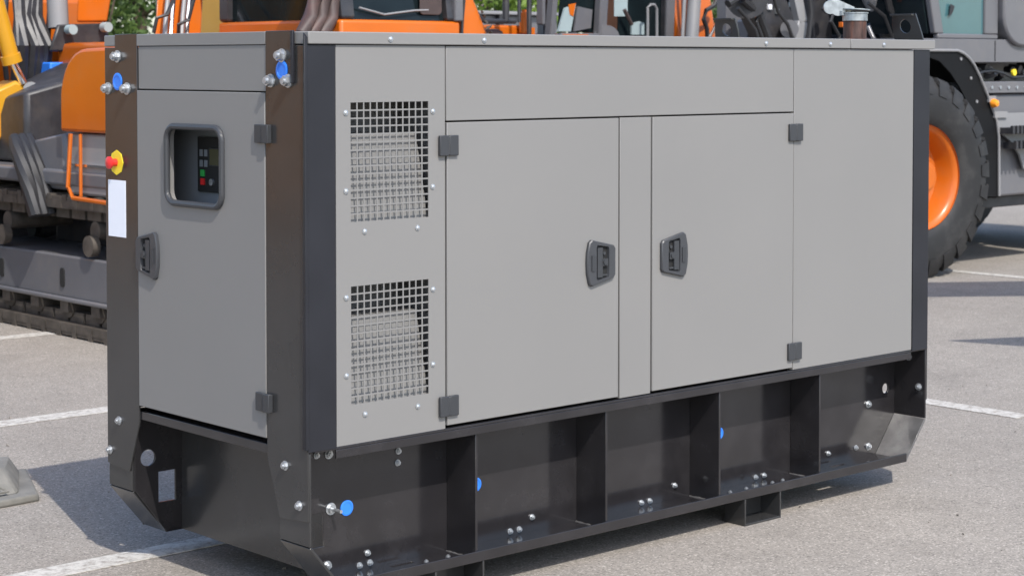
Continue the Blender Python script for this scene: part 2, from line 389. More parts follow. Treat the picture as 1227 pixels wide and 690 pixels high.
# --- end panels (left end)
b = MB(); b.box(X0-.002, X0+.02, .209, .941, 1.6045, 1.7445); b.build('end_panel', 'panel', G, bevel=.002)
b = MB(); b.box(X0-.0055, X0+.01, .2085, 1.03, 1.7455, 1.7845); b.build('roof_edge', 'panel', G, bevel=.002)
WY0, WY1, WZ0, WZ1 = .43, .757, 1.238, 1.492
b = MB(); b.prism([(.209,.556),(.941,.556),(.941,1.6005),(.209,1.6005)], 'x', X0-.008, X0+.018, holes=[rrect(WY0,WY1,WZ0,WZ1,.045)])
ed = b.build('door', 'panel', G, bevel=.0018, label='end door with a round-cornered window')
b = MB(); b.box(X0+.02, X0+.024, .20, .42, .546, 1.744); b.box(X0+.02, X0+.024, .77, .95, .546, 1.744); b.box(X0+.02, X0+.024, .4201, .7699, .546, 1.22);  b.box(X0+.02, X0+.024, .4201, .7699, 1.51, 1.744); b.build('door_frame', 'gap', G)
ring = rrect(WY0+.004,WY1-.004,WZ0+.004,WZ1-.004,.042, 8)
b = MB(); b.tube([(X0-.012, p[0], p[1]) for p in ring], .0105, 10, closed=True); b.build('window_seal', 'plastic', ed)
m = MB(); m.box(.02,.024,.25,1.02,1.17,1.56); m.box(-.07,.02,1.016,1.02,1.17,1.56); m.box(-.07,.02,.25,.254,1.17,1.56); m.box(-.07,.02,.2541,1.0159,1.17,1.174); m.box(-.07,.02,.2541,1.0159,1.556,1.56)
m.build('control_recess', 'plastic2', G)
cp = MB(); cp.box(.008, .019, .50, .76, 1.272, 1.45); cp = cp.build('control_panel', 'gap', G, bevel=.002)
b = MB(); b.box(.0055, .0079, .585, .685, 1.36, 1.412); b.build('display', 'lcd', cp)
b = MB()
for (ya, yb, za, zb) in ((.582,.688,1.4125,1.4155),(.582,.688,1.3565,1.3595)): b.box(.005,.0079,ya,yb,za,zb)
b.box(.005,.0079,.6852,.688,1.3597,1.4123); b.box(.005,.0079,.582,.5848,1.3597,1.4123); b.build('display_bezel', 'hinge', cp)
b = MB()
for yy in (.735,.708):
    for zz in (1.398,1.364): b.box(.006,.0079,yy-.009,yy+.009,zz-.011,zz+.011)
b.build('keypad', 'plastic2', cp)
b = MB(); b.box(.004,.0079,.715,.737,1.322,1.343); b.build('start_button', 'green', cp)
b = MB(); b.box(.004,.0079,.715,.737,1.294,1.315); b.build('stop_button', 'red', cp)
for yy in (.67,.60):
    b = MB(); b.cyl((.008,yy,1.305),(.0,yy,1.305),.011,16); b.build('key_switch', 'zinc', cp)
# --- right end (hidden)
b = MB(); b.box(X1-.02, X1+.002, .209, .941, ZB+.003, 1.7445); b.build('end_panel', 'panel', G, bevel=.002)

# --- hinges
def hinge_front(x, z):
    b = MB(); b.box(x-.038, x-.002, -.014, -.0035, z-.032, z+.032); b.box(x+.002, x+.038, -.014, -.0035, z-.032, z+.032)
    b.cyl((x,-.010,z-.030),(x,-.010,z+.030),.0045,10); b.build('hinge', 'hinge', G, bevel=.0025)
for z in (1.433, .617): hinge_front(.4335, z); hinge_front(2.1235, z)
for z in (1.477, .665):
    b = MB(); b.box(X0-.019, X0-.0085, .209, .250, z-.028, z+.028); b.box(X0-.024, X0-.0065, .174, .2045, z-.028, z+.028)
    b.cyl((X0-.016,.207,z-.027),(X0-.016,.207,z+.027),.0045,10); b.build('hinge', 'hinge', G, bevel=.002)

# --- paddle latches; local frame: u across (tall side at +u), v up, d out of the face
def latch(parent, mp, name='handle'):
    out = [(-.066,-.045),(-.058,-.055),(.045,-.078),(.057,-.070),(.066,-.035),(.068,0),(.066,.035),(.057,.070),(.045,.078),(-.058,.055),(-.066,.045)]
    rec = [(-.030,-.052),(.022,-.060),(.026,-.052),(.026,.052),(.022,.060),(-.030,.052),(-.034,.045),(-.034,-.045)]
    def P(u, v, d): return mp(u, v, d)
    def ring(b, pts, d): return [b.verts.new(P(u,v,d)) for u,v in pts]
    m = MB(); b = m.b
    vb = ring(b, out, 0); vt = ring(b, out, .009); vt2 = ring(b, [(u*.95, v*.96) for u,v in out], .0125)
    for A, B in ((vb, vt), (vt, vt2)):
        for k in range(len(A)): b.faces.new((A[k], A[(k+1) % len(A)], B[(k+1) % len(A)], B[k]))
    ri = ring(b, rec, .0125); rb = ring(b, [(u*.93, v*.95) for u,v in rec], .0015)
    for k in range(len(ri)): b.faces.new((ri[k], ri[(k+1) % len(ri)], rb[(k+1) % len(ri)], rb[k]))
    b.faces.new(rb)
    ee = [b.edges.get((vt2[k], vt2[(k+1) % len(vt2)])) for k in range(len(vt2))]+[b.edges.get((ri[k], ri[(k+1) % len(ri)])) for k in range(len(ri))]
    bmesh.ops.triangle_fill(b, edges=ee, use_beauty=True)
    h = m.build(name, 'plastic', parent, bevel=0)
    def pb(bm, u0,u1,v0,v1,d0,d1): bm.hull([P(u,v,d) for u in (u0,u1) for v in (v0,v1) for d in (d0,d1)])
    m = MB(); pb(m, -.004,.020,-.050,.050,.004,.0115); pb(m, -.028,-.004,-.012,.012,.004,.013); pb(m, .034,.050,-.026,.026,.0126,.016)
    m.build('paddle', 'hinge', h)
    m = MB(); m.cyl(P(-.014,.0,.013), P(-.014,.0,.0165), .0085, 16); pb(m, -.028,-.006,-.046,-.040,.003,.010); m.cyl(P(-.016,.030,.002),P(-.016,.030,.008),.006,12)
    m.build('lock', 'hinge', h)
    m = MB(); pb(m, -.031,.023,-.053,.053,.0018,.003); m.build('recess_floor', 'gap', h)
latch(d1, lambda u,v,d: (1.103-u, -.003-d, 1.021+v))
latch(d2, lambda u,v,d: (1.463+u, -.003-d, 1.021+v))
latch(ed, lambda u,v,d: (X0-.008-d, .873-u, 1.062+v))

# --- fasteners: one mesh of each kind, copied
def fastener(kind):
    m = MB()
    if kind == 'bolt':
        m.cyl((0,0,0),(0,-.0025,0),.0148,20); m.cyl((0,-.0025,0),(0,-.011,0),.0108,6); m.cyl((0,-.011,0),(0,-.015,0),.0055,12)
    elif kind == 'bigbolt':
        m.cyl((0,0,0),(0,-.004,0),.0205,24); m.cyl((0,-.004,0),(0,-.019,0),.016,6); m.cyl((0,-.019,0),(0,-.026,0),.0095,12)
    elif kind == 'smallbolt':
        m.cyl((0,0,0),(0,-.002,0),.0105,16); m.cyl((0,-.002,0),(0,-.009,0),.0078,6); m.cyl((0,-.009,0),(0,-.0125,0),.004,10)
    elif kind == 'stud':
        m.cyl((0,0,0),(0,-.003,0),.019,20); m.cyl((0,-.003,0),(0,-.014,0),.013,6); m.cyl((0,-.014,0),(0,-.055,0),.0055,10)
    elif kind == 'screw':
        m.cyl((0,0,0),(0,-.002,0),.0088,14); m.lathe([(.0068,.002),(.006,.0045),(.0035,.006),(.0,.0065)], (0,0,0), (0,-1,0), 14)
    o = m.build('bolt', 'zinc', None, bevel=.0008); me = o.data; md = o.modifiers
    bpy.data.objects.remove(o); return me
FM = {k: fastener(k) for k in ('bolt','bigbolt','smallbolt','stud','screw')}
ROT = {'front': (0,0,0), 'end': (0,0,R(-90)), 'up': (R(-90),0,0), 'back': (0,0,R(180))}
def fix(kind, x, y, z, face, name=None):
    o = bpy.data.objects.new(name or ('screw' if kind == 'screw' else 'bolt'), FM[kind]); COL.objects.link(o); o.parent = G
    o.location = Vector((x,y,z))-GL; rx = Vector(ROT[face]); o.rotation_euler = rx
    if face in ('front','end'): 
        q = Matrix.Rotation(rx.z, 4, 'Z') @ Matrix.Rotation(rnd.uniform(0,1), 4, 'Y'); o.rotation_euler = q.to_euler()
for a in (0, -.555):
    for x, z in ((.038,1.542),(.3755,1.541),(.038,1.308),(.3745,1.307),(.108,1.184),(.3135,1.183)): fix('screw', x, -.0005, z+a+(.002 if a else 0), 'front')
for x in (.202,.58,1.95,2.323,2.654): fix('screw', x, -.0095, 1.762, 'front')
for x, z in ((1.072,.488),(1.133,.380)): fix('bolt', X0-.0065, x, z, 'end')
for x, z in ((.111,.488),(.040,.379)): fix('bolt', X0-.0065, x, z, 'end')
for y, z in ((.119,1.712),(.176,1.637),(.086,1.637),(1.064,1.712),(1.126,1.605),(1.004,1.605)): fix('bigbolt', X0-.0065, y, z, 'end')
for kind, x, z in (('smallbolt',.356,.462),('smallbolt',.353,.425),('bolt',.082,.490),('smallbolt',.036,.492),('stud',.089,.320),('smallbolt',.232,.158),('bolt',.076,.146),
                   ('smallbolt',.200,.124),('smallbolt',.241,.126),
                   ('smallbolt',.834,.126),('smallbolt',.875,.126),('smallbolt',.934,.158),('smallbolt',1.466,.124),('smallbolt',1.509,.124),('smallbolt',1.640,.160),
                   ('smallbolt',2.089,.124),('smallbolt',2.138,.124),('smallbolt',2.526,.154),('smallbolt',2.702,.153),('bolt',2.783,.147),('bolt',2.781,.318),('bolt',2.90,.488)):
    fix(kind, x, .1495, z, 'front')
for x in (.41,.50,1.86,1.95,2.10,2.16): fix('smallbolt', x, .075, .1075, 'up')
for y, z in ((.030,.384),(.08,.50)):
    o = None
    m = FM['bolt']; o = bpy.data.objects.new('bolt', m); COL.objects.link(o); o.parent = G; o.location = Vector((X1-.0085,y,z))-GL; o.rotation_euler = (0,0,R(-90))
# blue plugs
def plug(x,y,z,face,r=.026):
    m = MB(); n = {'front': Vector((0,-1,0)), 'end': Vector((-1,0,0))}[face]
    m.lathe([(r,0),(r,.0025),(r*.9,.0035),(r*.72,.0035),(r*.68,.002),(0,.002)], (x,y,z), n, 24); m.build('plug', 'blue', G)
plug(.151,.1499,.313,'front',.0245); plug(.682,.1499,.306,'front',.0235); plug(1.880,.1499,.318,'front',.0235)
plug(X0-.0062,.12,1.668,'end',.029); plug(X0-.0062,1.066,1.628,'end',.029)
# labels on the far post, emergency stop
b = MB(); b.box(X0-.0075, X0-.0062, 1.019, 1.131, 1.108, 1.298); b.build('label', 'white', G)
b = MB(); b.prism(circ(1.075,1.357,.042,8), 'x', X0-.0085, X0-.0063); es = b.build('stop_plate', 'yellowp', G)
b = MB(); b.cyl((X0-.0086,1.078,1.357),(X0-.028,1.078,1.357),.013,16); b.lathe([(.013,.028),(.021,.030),(.021,.037),(.012,.041),(0,.042)], (X0,1.078,1.357), (-1,0,0), 20); b.build('stop_button', 'red', es)
# exhaust with rain cap
ex = at(1024.5, 48, 'z', 1.785)
ey = .27; ex = 2.835
b = MB(); b.cyl((ex,ey,1.778),(ex,ey,1.872),.047,28); b.lathe([(.060,1.7828-1.78),(.060,.008),(.049,.012)], (ex,ey,1.78),(0,0,1),28); pipe = b.build('exhaust_pipe', 'rust', G)
b = MB(); b.lathe([(.0475,0),(.051,0),(.051,.028),(.054,.029),(.054,.034),(.045,.034)], (ex,ey,1.862),(0,0,1),28)
# rear hinge counterweights, to the left of the collar
for dx, dz, rr in ((-.070,.050,.030),(-.100,.055,.028)):
    c = Vector((ex,ey,1.872))+RT*(dx)+Vector((0,0,dz-.01))
    b.cyl(c-Vector((.009,.009,0)), c+Vector((.009,.009,0)), rr, 20)
c = Vector((ex,ey,1.872))
b.hull([c+RT*(-.11)+Vector((0,0,.03)), c+RT*(-.02)+Vector((0,0,.026)), c+RT*(-.09)+Vector((0,0,.085)), c+RT*(.0)+Vector((0,0,.045)), c+RT*(-.11)+Vector((0,.02,.03)), c+RT*(-.02)+Vector((0,.02,.026)), c+RT*(-.09)+Vector((0,.02,.085)), c+RT*(.0)+Vector((0,.02,.045)),])
b.cyl(c+RT*(-.05)+Vector((0,0,.012)), c+RT*(-.05)+Vector((0,0,.03)),.02,12)
col = b.build('pipe_collar', 'galv', pipe)
b = MB(); q = Matrix.Translation((ex+.005,ey,1.905)) @ Matrix.Rotation(R(3), 4, 'Y')
vs = [q @ Vector((.058*math.cos(a*math.pi/14), .058*math.sin(a*math.pi/14), z)) for a in range(28) for z in (0,.004)]
b.hull(vs); b.build('rain_cap', 'galv', pipe)

# ================================================================== WHEEL STOP BLOCK
B = thing('barrier_foot', 'grey moulded barrier foot block lying on the asphalt at the left edge', 'barrier foot', (-.3,2.4,0))
b = MB(); b.hull([(-.75,2.04,0),(.14,2.09,0),(.33,2.55,0),(-.75,2.65,0),(-.75,2.04,.03),(.135,2.09,.03),(.325,2.55,.03),(-.75,2.65,.03)])
b.build('base', 'block', B, bevel=.01)
b = MB(); b.hull([(-.72,2.12,.0302),(.085,2.15,.0302),(.27,2.5,.0302),(-.72,2.6,.0302),(-.70,2.22,.115),(.07,2.25,.115),(.19,2.44,.115),(-.70,2.5,.115)])
body = b.build('body', 'block', B, bevel=.014)
def sl(u, v): return Vector((u, 2.125+v*.10-.003, .034+v*.081+.002))
for u0 in (-.17,-.50):
    b = MB(); b.tube([sl(u0,.10), sl(u0+.20,.14), sl(u0+.10,.88)], .006, 6, closed=True); b.build('raised_mark', 'block', body)

# ================================================================== MACHINES
def crawler(parent, x0, x1, y0, y1, h, shoe='track', frame='mgrey'):
    'one crawler along Y: belt of shoes round two wheels, side frame, rollers'
    r = h/2
    path = []
    n = 26
    import math as _m
    Ls = (y1-y0)-2*r; per = 2*Ls+2*_m.pi*r; N = int(per/.19)
    def pos(s):
        s %= per
        if s < Ls: return (y0+r+s, 0.0, 0)
        s -= Ls
        if s < _m.pi*r: a = s/r; return (y1-r+r*_m.sin(a), r-r*_m.cos(a), a)
        s -= _m.pi*r
        if s < Ls: return (y1-r-s, 2*r, _m.pi)
        s -= Ls; a = s/r; return (y0+r-r*_m.sin(a), r+r*_m.cos(a), _m.pi+a)
    b = MB()
    for k in range(N):
        y, z, a = pos(k*per/N); m = Matrix.Translation((0,y,z)) @ Matrix.Rotation(a, 4, 'X')
        b.box(x0, x1, -.092, .092, .035, .085, m); b.box(x0, x1, -.092, -.045, .0, .034, m); b.box(x0+.004, x1-.004, -.04, .09, .012, .034, m)
        b.box(x0+.06, x0+.12, -.08, .08, .086, .15, m); b.box(x1-.12, x1-.06, -.08, .08, .086, .15, m)
    tr = b.build('track', shoe, parent)
    b = MB(); b.prism([(y0+r*.9,.235),(y1-r*.9,.235),(y1-r*1.0,h-.38),(y0+r*1.0,h-.38)], 'x', x0+.03, x1-.03)
    b.box(x0+.0, x0+.03, y0+r*.95, y1-r*.95, .215, .245)
    fr = b.build('track_frame', frame, parent, bevel=.012)
    b = MB()
    for k in range(3): b.prism(rrect(y0+r+.45+k*.8, y0+r+.50+k*.8, .30, .42, .02), 'x', x0+.022, x0+.0299)
    b.build('slot', 'gap', fr)
    nr = 8
    for k in range(nr):
        y = y0+r+.1+k*((y1-y0-2*r-.2)/(nr-1))
        m = MB(); m.cyl((x0+.05,y,.17),(x1-.05,y,.17),.06,18); m.box(x0+.02,x0+.05,y-.05,y+.05,.15,.214); m.build('track_roller', 'track', parent)
    for y in (y0+r, y1-r):
        m = MB(); m.cyl((x0+.06,y,r),(x1-.06,y,r),r-.16,28); m.cyl((x0+.02,y,r),(x0+.06,y,r),.10,16); m.build('idler', 'mdark', parent)
    for y in (y0+(y1-y0)*.36, y0+(y1-y0)*.66):
        m = MB(); m.cyl((x0+.05,y,h-.21),(x1-.05,y,h-.21),.06,14); m.cyl((x0+.0,y,h-.30),(x0+.05,y,h-.30),.065,18); m.build('track_roller', 'track', parent)

# ---------- orange excavator standing behind the left half of the generator
E1 = thing('tracked_excavator', 'orange tracked excavator with dark cab window close behind the generator, left half', 'excavator', (3.8,6.2,0), 'machines parked behind the generator')
crawler(E1, 2.4, 2.95, 4.35, 8.1, .88); crawler(E1, 4.7, 5.25, 4.35, 8.1, .88)
b = MB(); b.box(3.0,4.65,5.4,7.2,.35,.78); b.cyl((3.85,6.3,.78),(3.85,6.3,.93),.62,32); b.build('slew_ring', 'mdark', E1, bevel=.02)
b = MB(); b.box(2.42,5.2,4.75,7.95,.93,1.03); b.build('deck', 'mgrey', E1, bevel=.02)
# side bodywork: orange upper with rounded rear shoulder, grey lower door with orange hand rails
pf = [(4.80,1.27),(6.03,1.27)]+[(6.03,1.5)]+arc(5.72,1.47,.31,0,90,8)[1:]+[(4.80,1.80)]
b = MB(); b.prism(pf, 'x', 2.40, 3.35); b.build('side_cover', 'orange', E1, bevel=.02)
b = MB(); b.box(2.43,3.3,4.80,5.97,.88,1.262); sdw = b.build('side_door', 'mgrey2', E1, bevel=.02)
b = MB(); b.box(2.415,2.429,4.84,5.92,1.06,1.075); b.build('door_trim', 'chrome', sdw)
b = MB(); b.tube([(2.40,5.9,1.26),(2.38,5.9,.93),(2.37,5.82,.87),(2.37,4.9,.85),(2.38,4.84,.9),(2.40,4.84,1.26)], .014, 8); b.build('hand_rail', 'orange', E1)
b = MB(); b.tube([(2.40,5.78,1.26),(2.40,5.78,.88)], .011, 8); b.build('hand_rail', 'orange', E1)
b = MB(); b.box(3.4,5.18,5.9,7.9,1.035,1.84); b.build('engine_cover', 'orange', E1, bevel=.04)
b = MB(); b.hull([(2.6,6.85,1.04),(3.4,6.85,1.04),(2.6,7.9,1.04),(3.4,7.9,1.04),(2.6,6.85,1.5),(3.4,6.85,1.7),(2.7,7.8,1.4),(3.4,7.8,1.7)]); b.build('tank', 'mdark', E1, bevel=.03)
# grey bulky guard and curved hose guide left of the door
b = MB(); b.hull([(2.45,6.05,.9),(2.45,6.62,.9),(2.45,6.07,1.26),(2.45,6.50,1.20),(2.9,6.05,.9),(2.9,6.62,.9),(2.9,6.05,1.26),(2.9,6.5,1.2)]); b.build('guard', 'mgrey', E1, bevel=.03)
b = MB()
for dx in (0,.05,.1): b.tube([(2.36+dx,6.55,1.22),(2.34+dx,6.48,1.16),(2.33+dx,6.36,1.02),(2.33+dx,6.28,.88),(2.34+dx,6.24,.74)], [.035,.05,.055,.05,.045], 10)
b.build('hose_bundle', 'rubber', E1)
# cab
def cab_frame(b, x0,x1,y0,y1,z0,z1,r=.045, lean=.12):
    for (x,y) in ((x0,y0),(x1,y0),(x0,y1),(x1,y1)):
        dy = lean if y == y0 else 0
        b.hull([(x-r,y-r,z0),(x+r,y-r,z0),(x-r,y+r,z0),(x+r,y+r,z0),(x-r,y-r+dy,z1),(x+r,y-r+dy,z1),(x-r,y+r+dy,z1),(x+r,y+r+dy,z1)])
    b.box(x0-r,x1+r,y0-r+lean,y1+r,z1,z1+.12)
b = MB(); b.box(3.74,4.72,4.93,6.3,1.03,1.965); cbd = b.build('cab_body', 'orange', E1, bevel=.02)
b = MB(); cab_frame(b, 3.80,4.66,4.98,6.25,1.966,2.95,.05,.15); b.build('cab_frame', 'mdark', E1, bevel=.02)
b = MB(); b.hull([(3.845,4.975,1.967),(4.615,4.975,1.967),(3.845,4.985,1.967),(4.615,4.985,1.967),(3.845,5.11,2.94),(4.615,5.11,2.94),(3.845,5.12,2.94),(4.615,5.12,2.94)]); b.build('windscreen', 'glass', E1)
b = MB(); b.box(3.79,3.80,5.03,6.2,1.967,2.94); b.box(4.66,4.67,5.03,6.2,1.967,2.94); b.box(3.85,4.6,6.25,6.26,1.967,2.94); b.build('window', 'glass', E1)
b = MB(); p = at(500,10,'y',4.955); b.prism(rrect(4.40,4.585,2.005,2.45,.03), 'y', 4.958, 4.966); b.build('mirror_panel', 'mbrown', E1, bevel=.003)
b = MB(); b.tube([(3.90,4.95,2.04),(4.1,4.95,2.00),(4.35,4.955,2.03),(4.47,4.96,2.035)], .007, 6); b.build('wiper', 'mgrey2', E1)
b = MB(); b.box(4.665,4.74,4.92,4.99,1.966,2.95); b.build('cab_pillar', 'mgrey', E1, bevel=.01)
# curved brown pipe guards left of the cab
b = MB()
for k, (r_, dx) in enumerate(((.045,0),(.045,.075),(.05,.155))):
    b.tube([(3.44+dx,5.0,1.2),(3.46+dx,5.0,1.70),(3.50+dx,5.0,1.88),(3.56+dx,5.0,1.98),(3.60+dx,5.0,2.10),(3.61+dx,5.0,2.3),(3.56+dx,5.0,2.6)], r_, 12)
b.build('pipe_guard', 'mbrown', E1)
# orange triangular boom gusset and chain right of the cab
b = MB(); b.prism([(4.79,1.03),(5.02,1.03),(5.02,1.88),(4.96,2.0),(4.86,2.18),(4.80,2.4),(4.775,2.4)], 'y', 5.0, 5.5); b.build('boom_bracket', 'orange', E1, bevel=.01)
b = MB(); b.tube([(4.75,4.96,1.8),(4.765,4.96,2.0),(4.80,4.96,2.3)], .012, 6); b.build('hose', 'rubber', E1)
b = MB()
for k in range(13):
    t = k/12; x = 5.035-.20*t; z = 1.86+.42*t
    b.hull([(x+rnd.uniform(-.022,.022), 4.97+rnd.uniform(-.02,.02), z+rnd.uniform(-.02,.02)) for _ in range(8)])
b.build('chain', 'track', E1)
# boom with its pipes
b = MB(); b.hull([at(181,48,'y',6.5)+Vector((0,0,-.4)), at(236,48,'y',6.5)+Vector((0,0,-.4)), at(192,-60,'y',6.9), at(246,-60,'y',6.9), at(181,48,'y',6.9)+Vector((0,0,-.4)), at(236,48,'y',6.9)+Vector((0,0,-.4)), at(192,-60,'y',7.3), at(246,-60,'y',7.3)])
b.build('boom', 'orange', E1, bevel=.015)
for i, px in enumerate((196, 203, 216, 222)):
    b = MB(); b.tube([at(px,60,'y',6.44), at(px+3,20,'y',6.52), at(px+9,-40,'y',6.7)], .016, 8); b.build('pipe', 'chrome' if i % 2 else 'mgrey2', E1)
b = MB(); b.tube([at(184,40,'y',6.4), at(188,22,'y',6.38), at(200,18,'y',6.36), at(210,-5,'y',6.4)], .014, 6); b.tube([at(214,44,'y',6.4), at(214,30,'y',6.36), at(226,24,'y',6.36), at(232,0,'y',6.4)], .014, 6); b.build('hose', 'rubber', E1)

# ---------- second boom and lamp housing further left
E2 = thing('wheeled_digger', 'digger with dark lamp block and orange boom behind the excavator cover, far left', 'digger', (3.2,8.4,0), 'machines parked behind the generator')
def P2(x,y,yy=7.8): return at(x,y,'y',yy)
b = MB(); b.hull([P2(92,27), P2(128,27), P2(96,-60), P2(142,-60), P2(92,27,8.1), P2(128,27,8.1), P2(96,-60,8.1), P2(142,-60,8.1)]); b.build('boom', 'orange', E2, bevel=.015)
b = MB(); b.hull([P2(58,62), P2(130,62), P2(68,30), P2(130,28), P2(58,62,8.5), P2(130,62,8.5), P2(68,30,8.5), P2(130,28,8.5)]); b.build('lamp_block', 'mdark', E2, bevel=.02)
for px, py in ((82,36),(124,33)):
    c = P2(px,py,7.77); b = MB(); b.cyl(c, c+Vector((0,-.07,0)), .036, 18); b.build('lamp', 'seat', E2)
b = MB(); c0 = P2(60,75); c1 = P2(80,105); b.box(min(c0.x,c1.x), c1.x, 7.8, 8.2, c1.z, c0.z); b.build('cover', 'blue', E2, bevel=.01)
b = MB()
for k in range(7):
    px = 8+k*9; b.tube([P2(px,95,8.0), P2(px+rnd.uniform(-6,6),55,7.9), P2(px+rnd.uniform(-10,10),20,8.0), P2(px+rnd.uniform(-10,10),-50,8.1)], rnd.choice([.02,.03,.045]), 8)
b.build('hose', 'mdark', E2)
b = MB(); b.tube([P2(70,34,7.9), P2(66,-50,7.95)], .075, 14); b.build('boom_cylinder', 'mgrey2', E2)
b = MB(); b.box(2.3,4.6,8.0,10.6,.55,1.35); b.build('chassis', 'mdark', E2, bevel=.03)
b = MB(); b.box(2.6,4.2,8.6,10.2,1.36,2.2); b.build('engine_cover', 'orange', E2, bevel=.05)

def tread_wheel(parent, c, n, Rr, Wd, rr, name='wheel', paint='orange', lugs=30):
    c = Vector(c); n = Vector(n).normalized()
    b = MB(); w2 = Wd
    b.lathe([(rr*1.03,-.004),(rr*1.03,-.02),(rr*.97,-.03),(rr*.93,-.05),(rr*.86,-.12),(rr*.80,-.17),(rr*.62,-.19),(rr*.5,-.185),(rr*.46,-.17),(rr*.36,-.165),(rr*.34,-.09),(rr*.28,-.08),(rr*.27,-.05),(rr*.0,-.045)], c, n, 56)
    u = n.orthogonal().normalized(); v = n.cross(u)
    for k in range(12):
        a = 2*math.pi*k/12; p = c+(u*math.cos(a)+v*math.sin(a))*rr*.56; b.cyl(p+n*-.19, p+n*-.16, .017, 6)
    wh = b.build(name, paint, parent)
    b = MB()
    pr = [(rr*1.01,-.03),(rr*1.06,-.005),(rr*1.2,.012),(rr+(Rr-rr)*.55,.02),(rr+(Rr-rr)*.78,.0),(Rr*.95,-.03),(Rr*.965,-.06),(Rr*.965,-Wd+.03),(Rr*.95,-Wd),(rr+(Rr-rr)*.5,-Wd-.03),(rr*1.0,-Wd+.02),(rr*.98,-Wd/2)]
    b.lathe(pr, c, n, 72)
    for k in range(lugs):
        a = 2*math.pi*k/lugs
        for s in (0, 1):
            aa = a+s*math.pi/lugs; d0 = -.005 if not s else -Wd*.52; d1 = -Wd*.48 if not s else -Wd+.005
            pts = []
            for da in (-.33, .33):
                for (r_, dd) in ((Rr*.93, 0), (Rr, 0)):
                    an = aa+da*2*math.pi/lugs
                    sk = .25*2*math.pi/lugs
                    pts.append(c+(u*math.cos(an)+v*math.sin(an))*r_+n*(d0-.03*(r_ == Rr)*(s == 0)))
                    pts.append(c+(u*math.cos(an+sk)+v*math.sin(an+sk))*r_+n*(d1+.03*(r_ == Rr)*(s == 1)))
            b.hull(pts)
        a = 2*math.pi*k/lugs; pts = []
        for da, r_, dd in ((-.30,.82,.006),(.26,.82,.006),(-.36,.955,-.03),(.30,.955,-.03),(-.30,.82,.020),(.26,.82,.020),(-.36,.955,.0),(.30,.955,.0),(-.36,.995,-.03),(.30,.995,-.03)):
            an = a+da*2*math.pi/lugs; pts.append(c+(u*math.cos(an)+v*math.sin(an))*Rr*r_+n*dd)
        b.hull(pts)
    b.build('tyre', 'tyre', wh, bevel=0)
    return wh
for c in ((2.3,8.45,.55),(2.3,10.2,.55)): tread_wheel(E2, c, (-1,0,0), .55, .4, .28, lugs=22)
for c in ((4.6,8.45,.55),(4.6,10.2,.55)): tread_wheel(E2, c, (1,0,0), .55, .4, .28, lugs=22)

# ---------- yellow digging arm, far left
E3 = thing('backhoe', 'yellow backhoe arm with hydraulic ram at the left edge of the picture', 'backhoe', (1.6,7.6,0), 'machines parked behind the generator')
def P3(x,y,yy=7.2): return at(x,y,'y',yy)
def beam(b, a, c, w_, d): 
    a = Vector(a); c = Vector(c); t = (c-a).normalized(); s = t.cross(Vector((0,1,0))).normalized()*w_/2; e = Vector((0,d,0))
    b.hull([a+s, a-s, c+s, c-s, a+s+e, a-s+e, c+s+e, c-s+e]); return b
b = MB(); b.cyl(P3(-22,-60), P3(14,72), .055, 20); b.cyl(P3(12,66), P3(15,76), .068, 20); b.build('ram_barrel', 'yellow', E3)
b = MB(); b.cyl(P3(14,72), P3(28,100), .026, 16); b.build('ram_rod', 'chrome', E3)
b = MB(); b.hull([P3(-30,180), P3(-30,120), P3(20,97), P3(46,103), P3(44,120), P3(10,150), P3(-5,175)]+[p+Vector((0,.22,0)) for p in (P3(-30,180), P3(-30,120), P3(20,97), P3(46,103), P3(44,120), P3(10,150), P3(-5,175))]); b.build('arm_casting', 'yellow', E3, bevel=.02)
b = MB(); b.cyl(P3(37,107,7.16), P3(37,107,7.5), .05, 20); b.build('pivot_pin', 'mgrey2', E3)
b = MB(); b.hull([P3(26,120), P3(42,118), P3(26,165), P3(38,165)]+[p+Vector((0,.2,0)) for p in (P3(26,120), P3(42,118), P3(26,165), P3(38,165))]); b.build('link', 'yellow', E3, bevel=.01)
b = MB(); b.prism([(-.2,.72),(2.0,.72),(2.05,1.05),(1.7,1.25),(-.2,1.3)], 'y', 7.35, 8.4); b.build('body', 'mdark', E3, bevel=.03)
b = MB(); b.box(-.2,2.05,7.33,7.345,.62,.70); b.build('skirt', 'orange', E3)
b = MB(); b.box(-.4,2.0,7.6,9.6,1.31,2.3); b.build('engine_cover', 'yellow', E3, bevel=.05)
b = MB(); b.box(-.6,2.2,7.9,9.4,.4,.715); b.build('chassis', 'mdark', E3, bevel=.02)
for x in (-.2,1.7):
    tread_wheel(E3, (x,7.9,.45), (0,-1,0), .45, .35, .22, paint='yellow', lugs=20); tread_wheel(E3, (x,9.5,.45), (0,1,0), .45, .35, .22, paint='yellow', lugs=20)

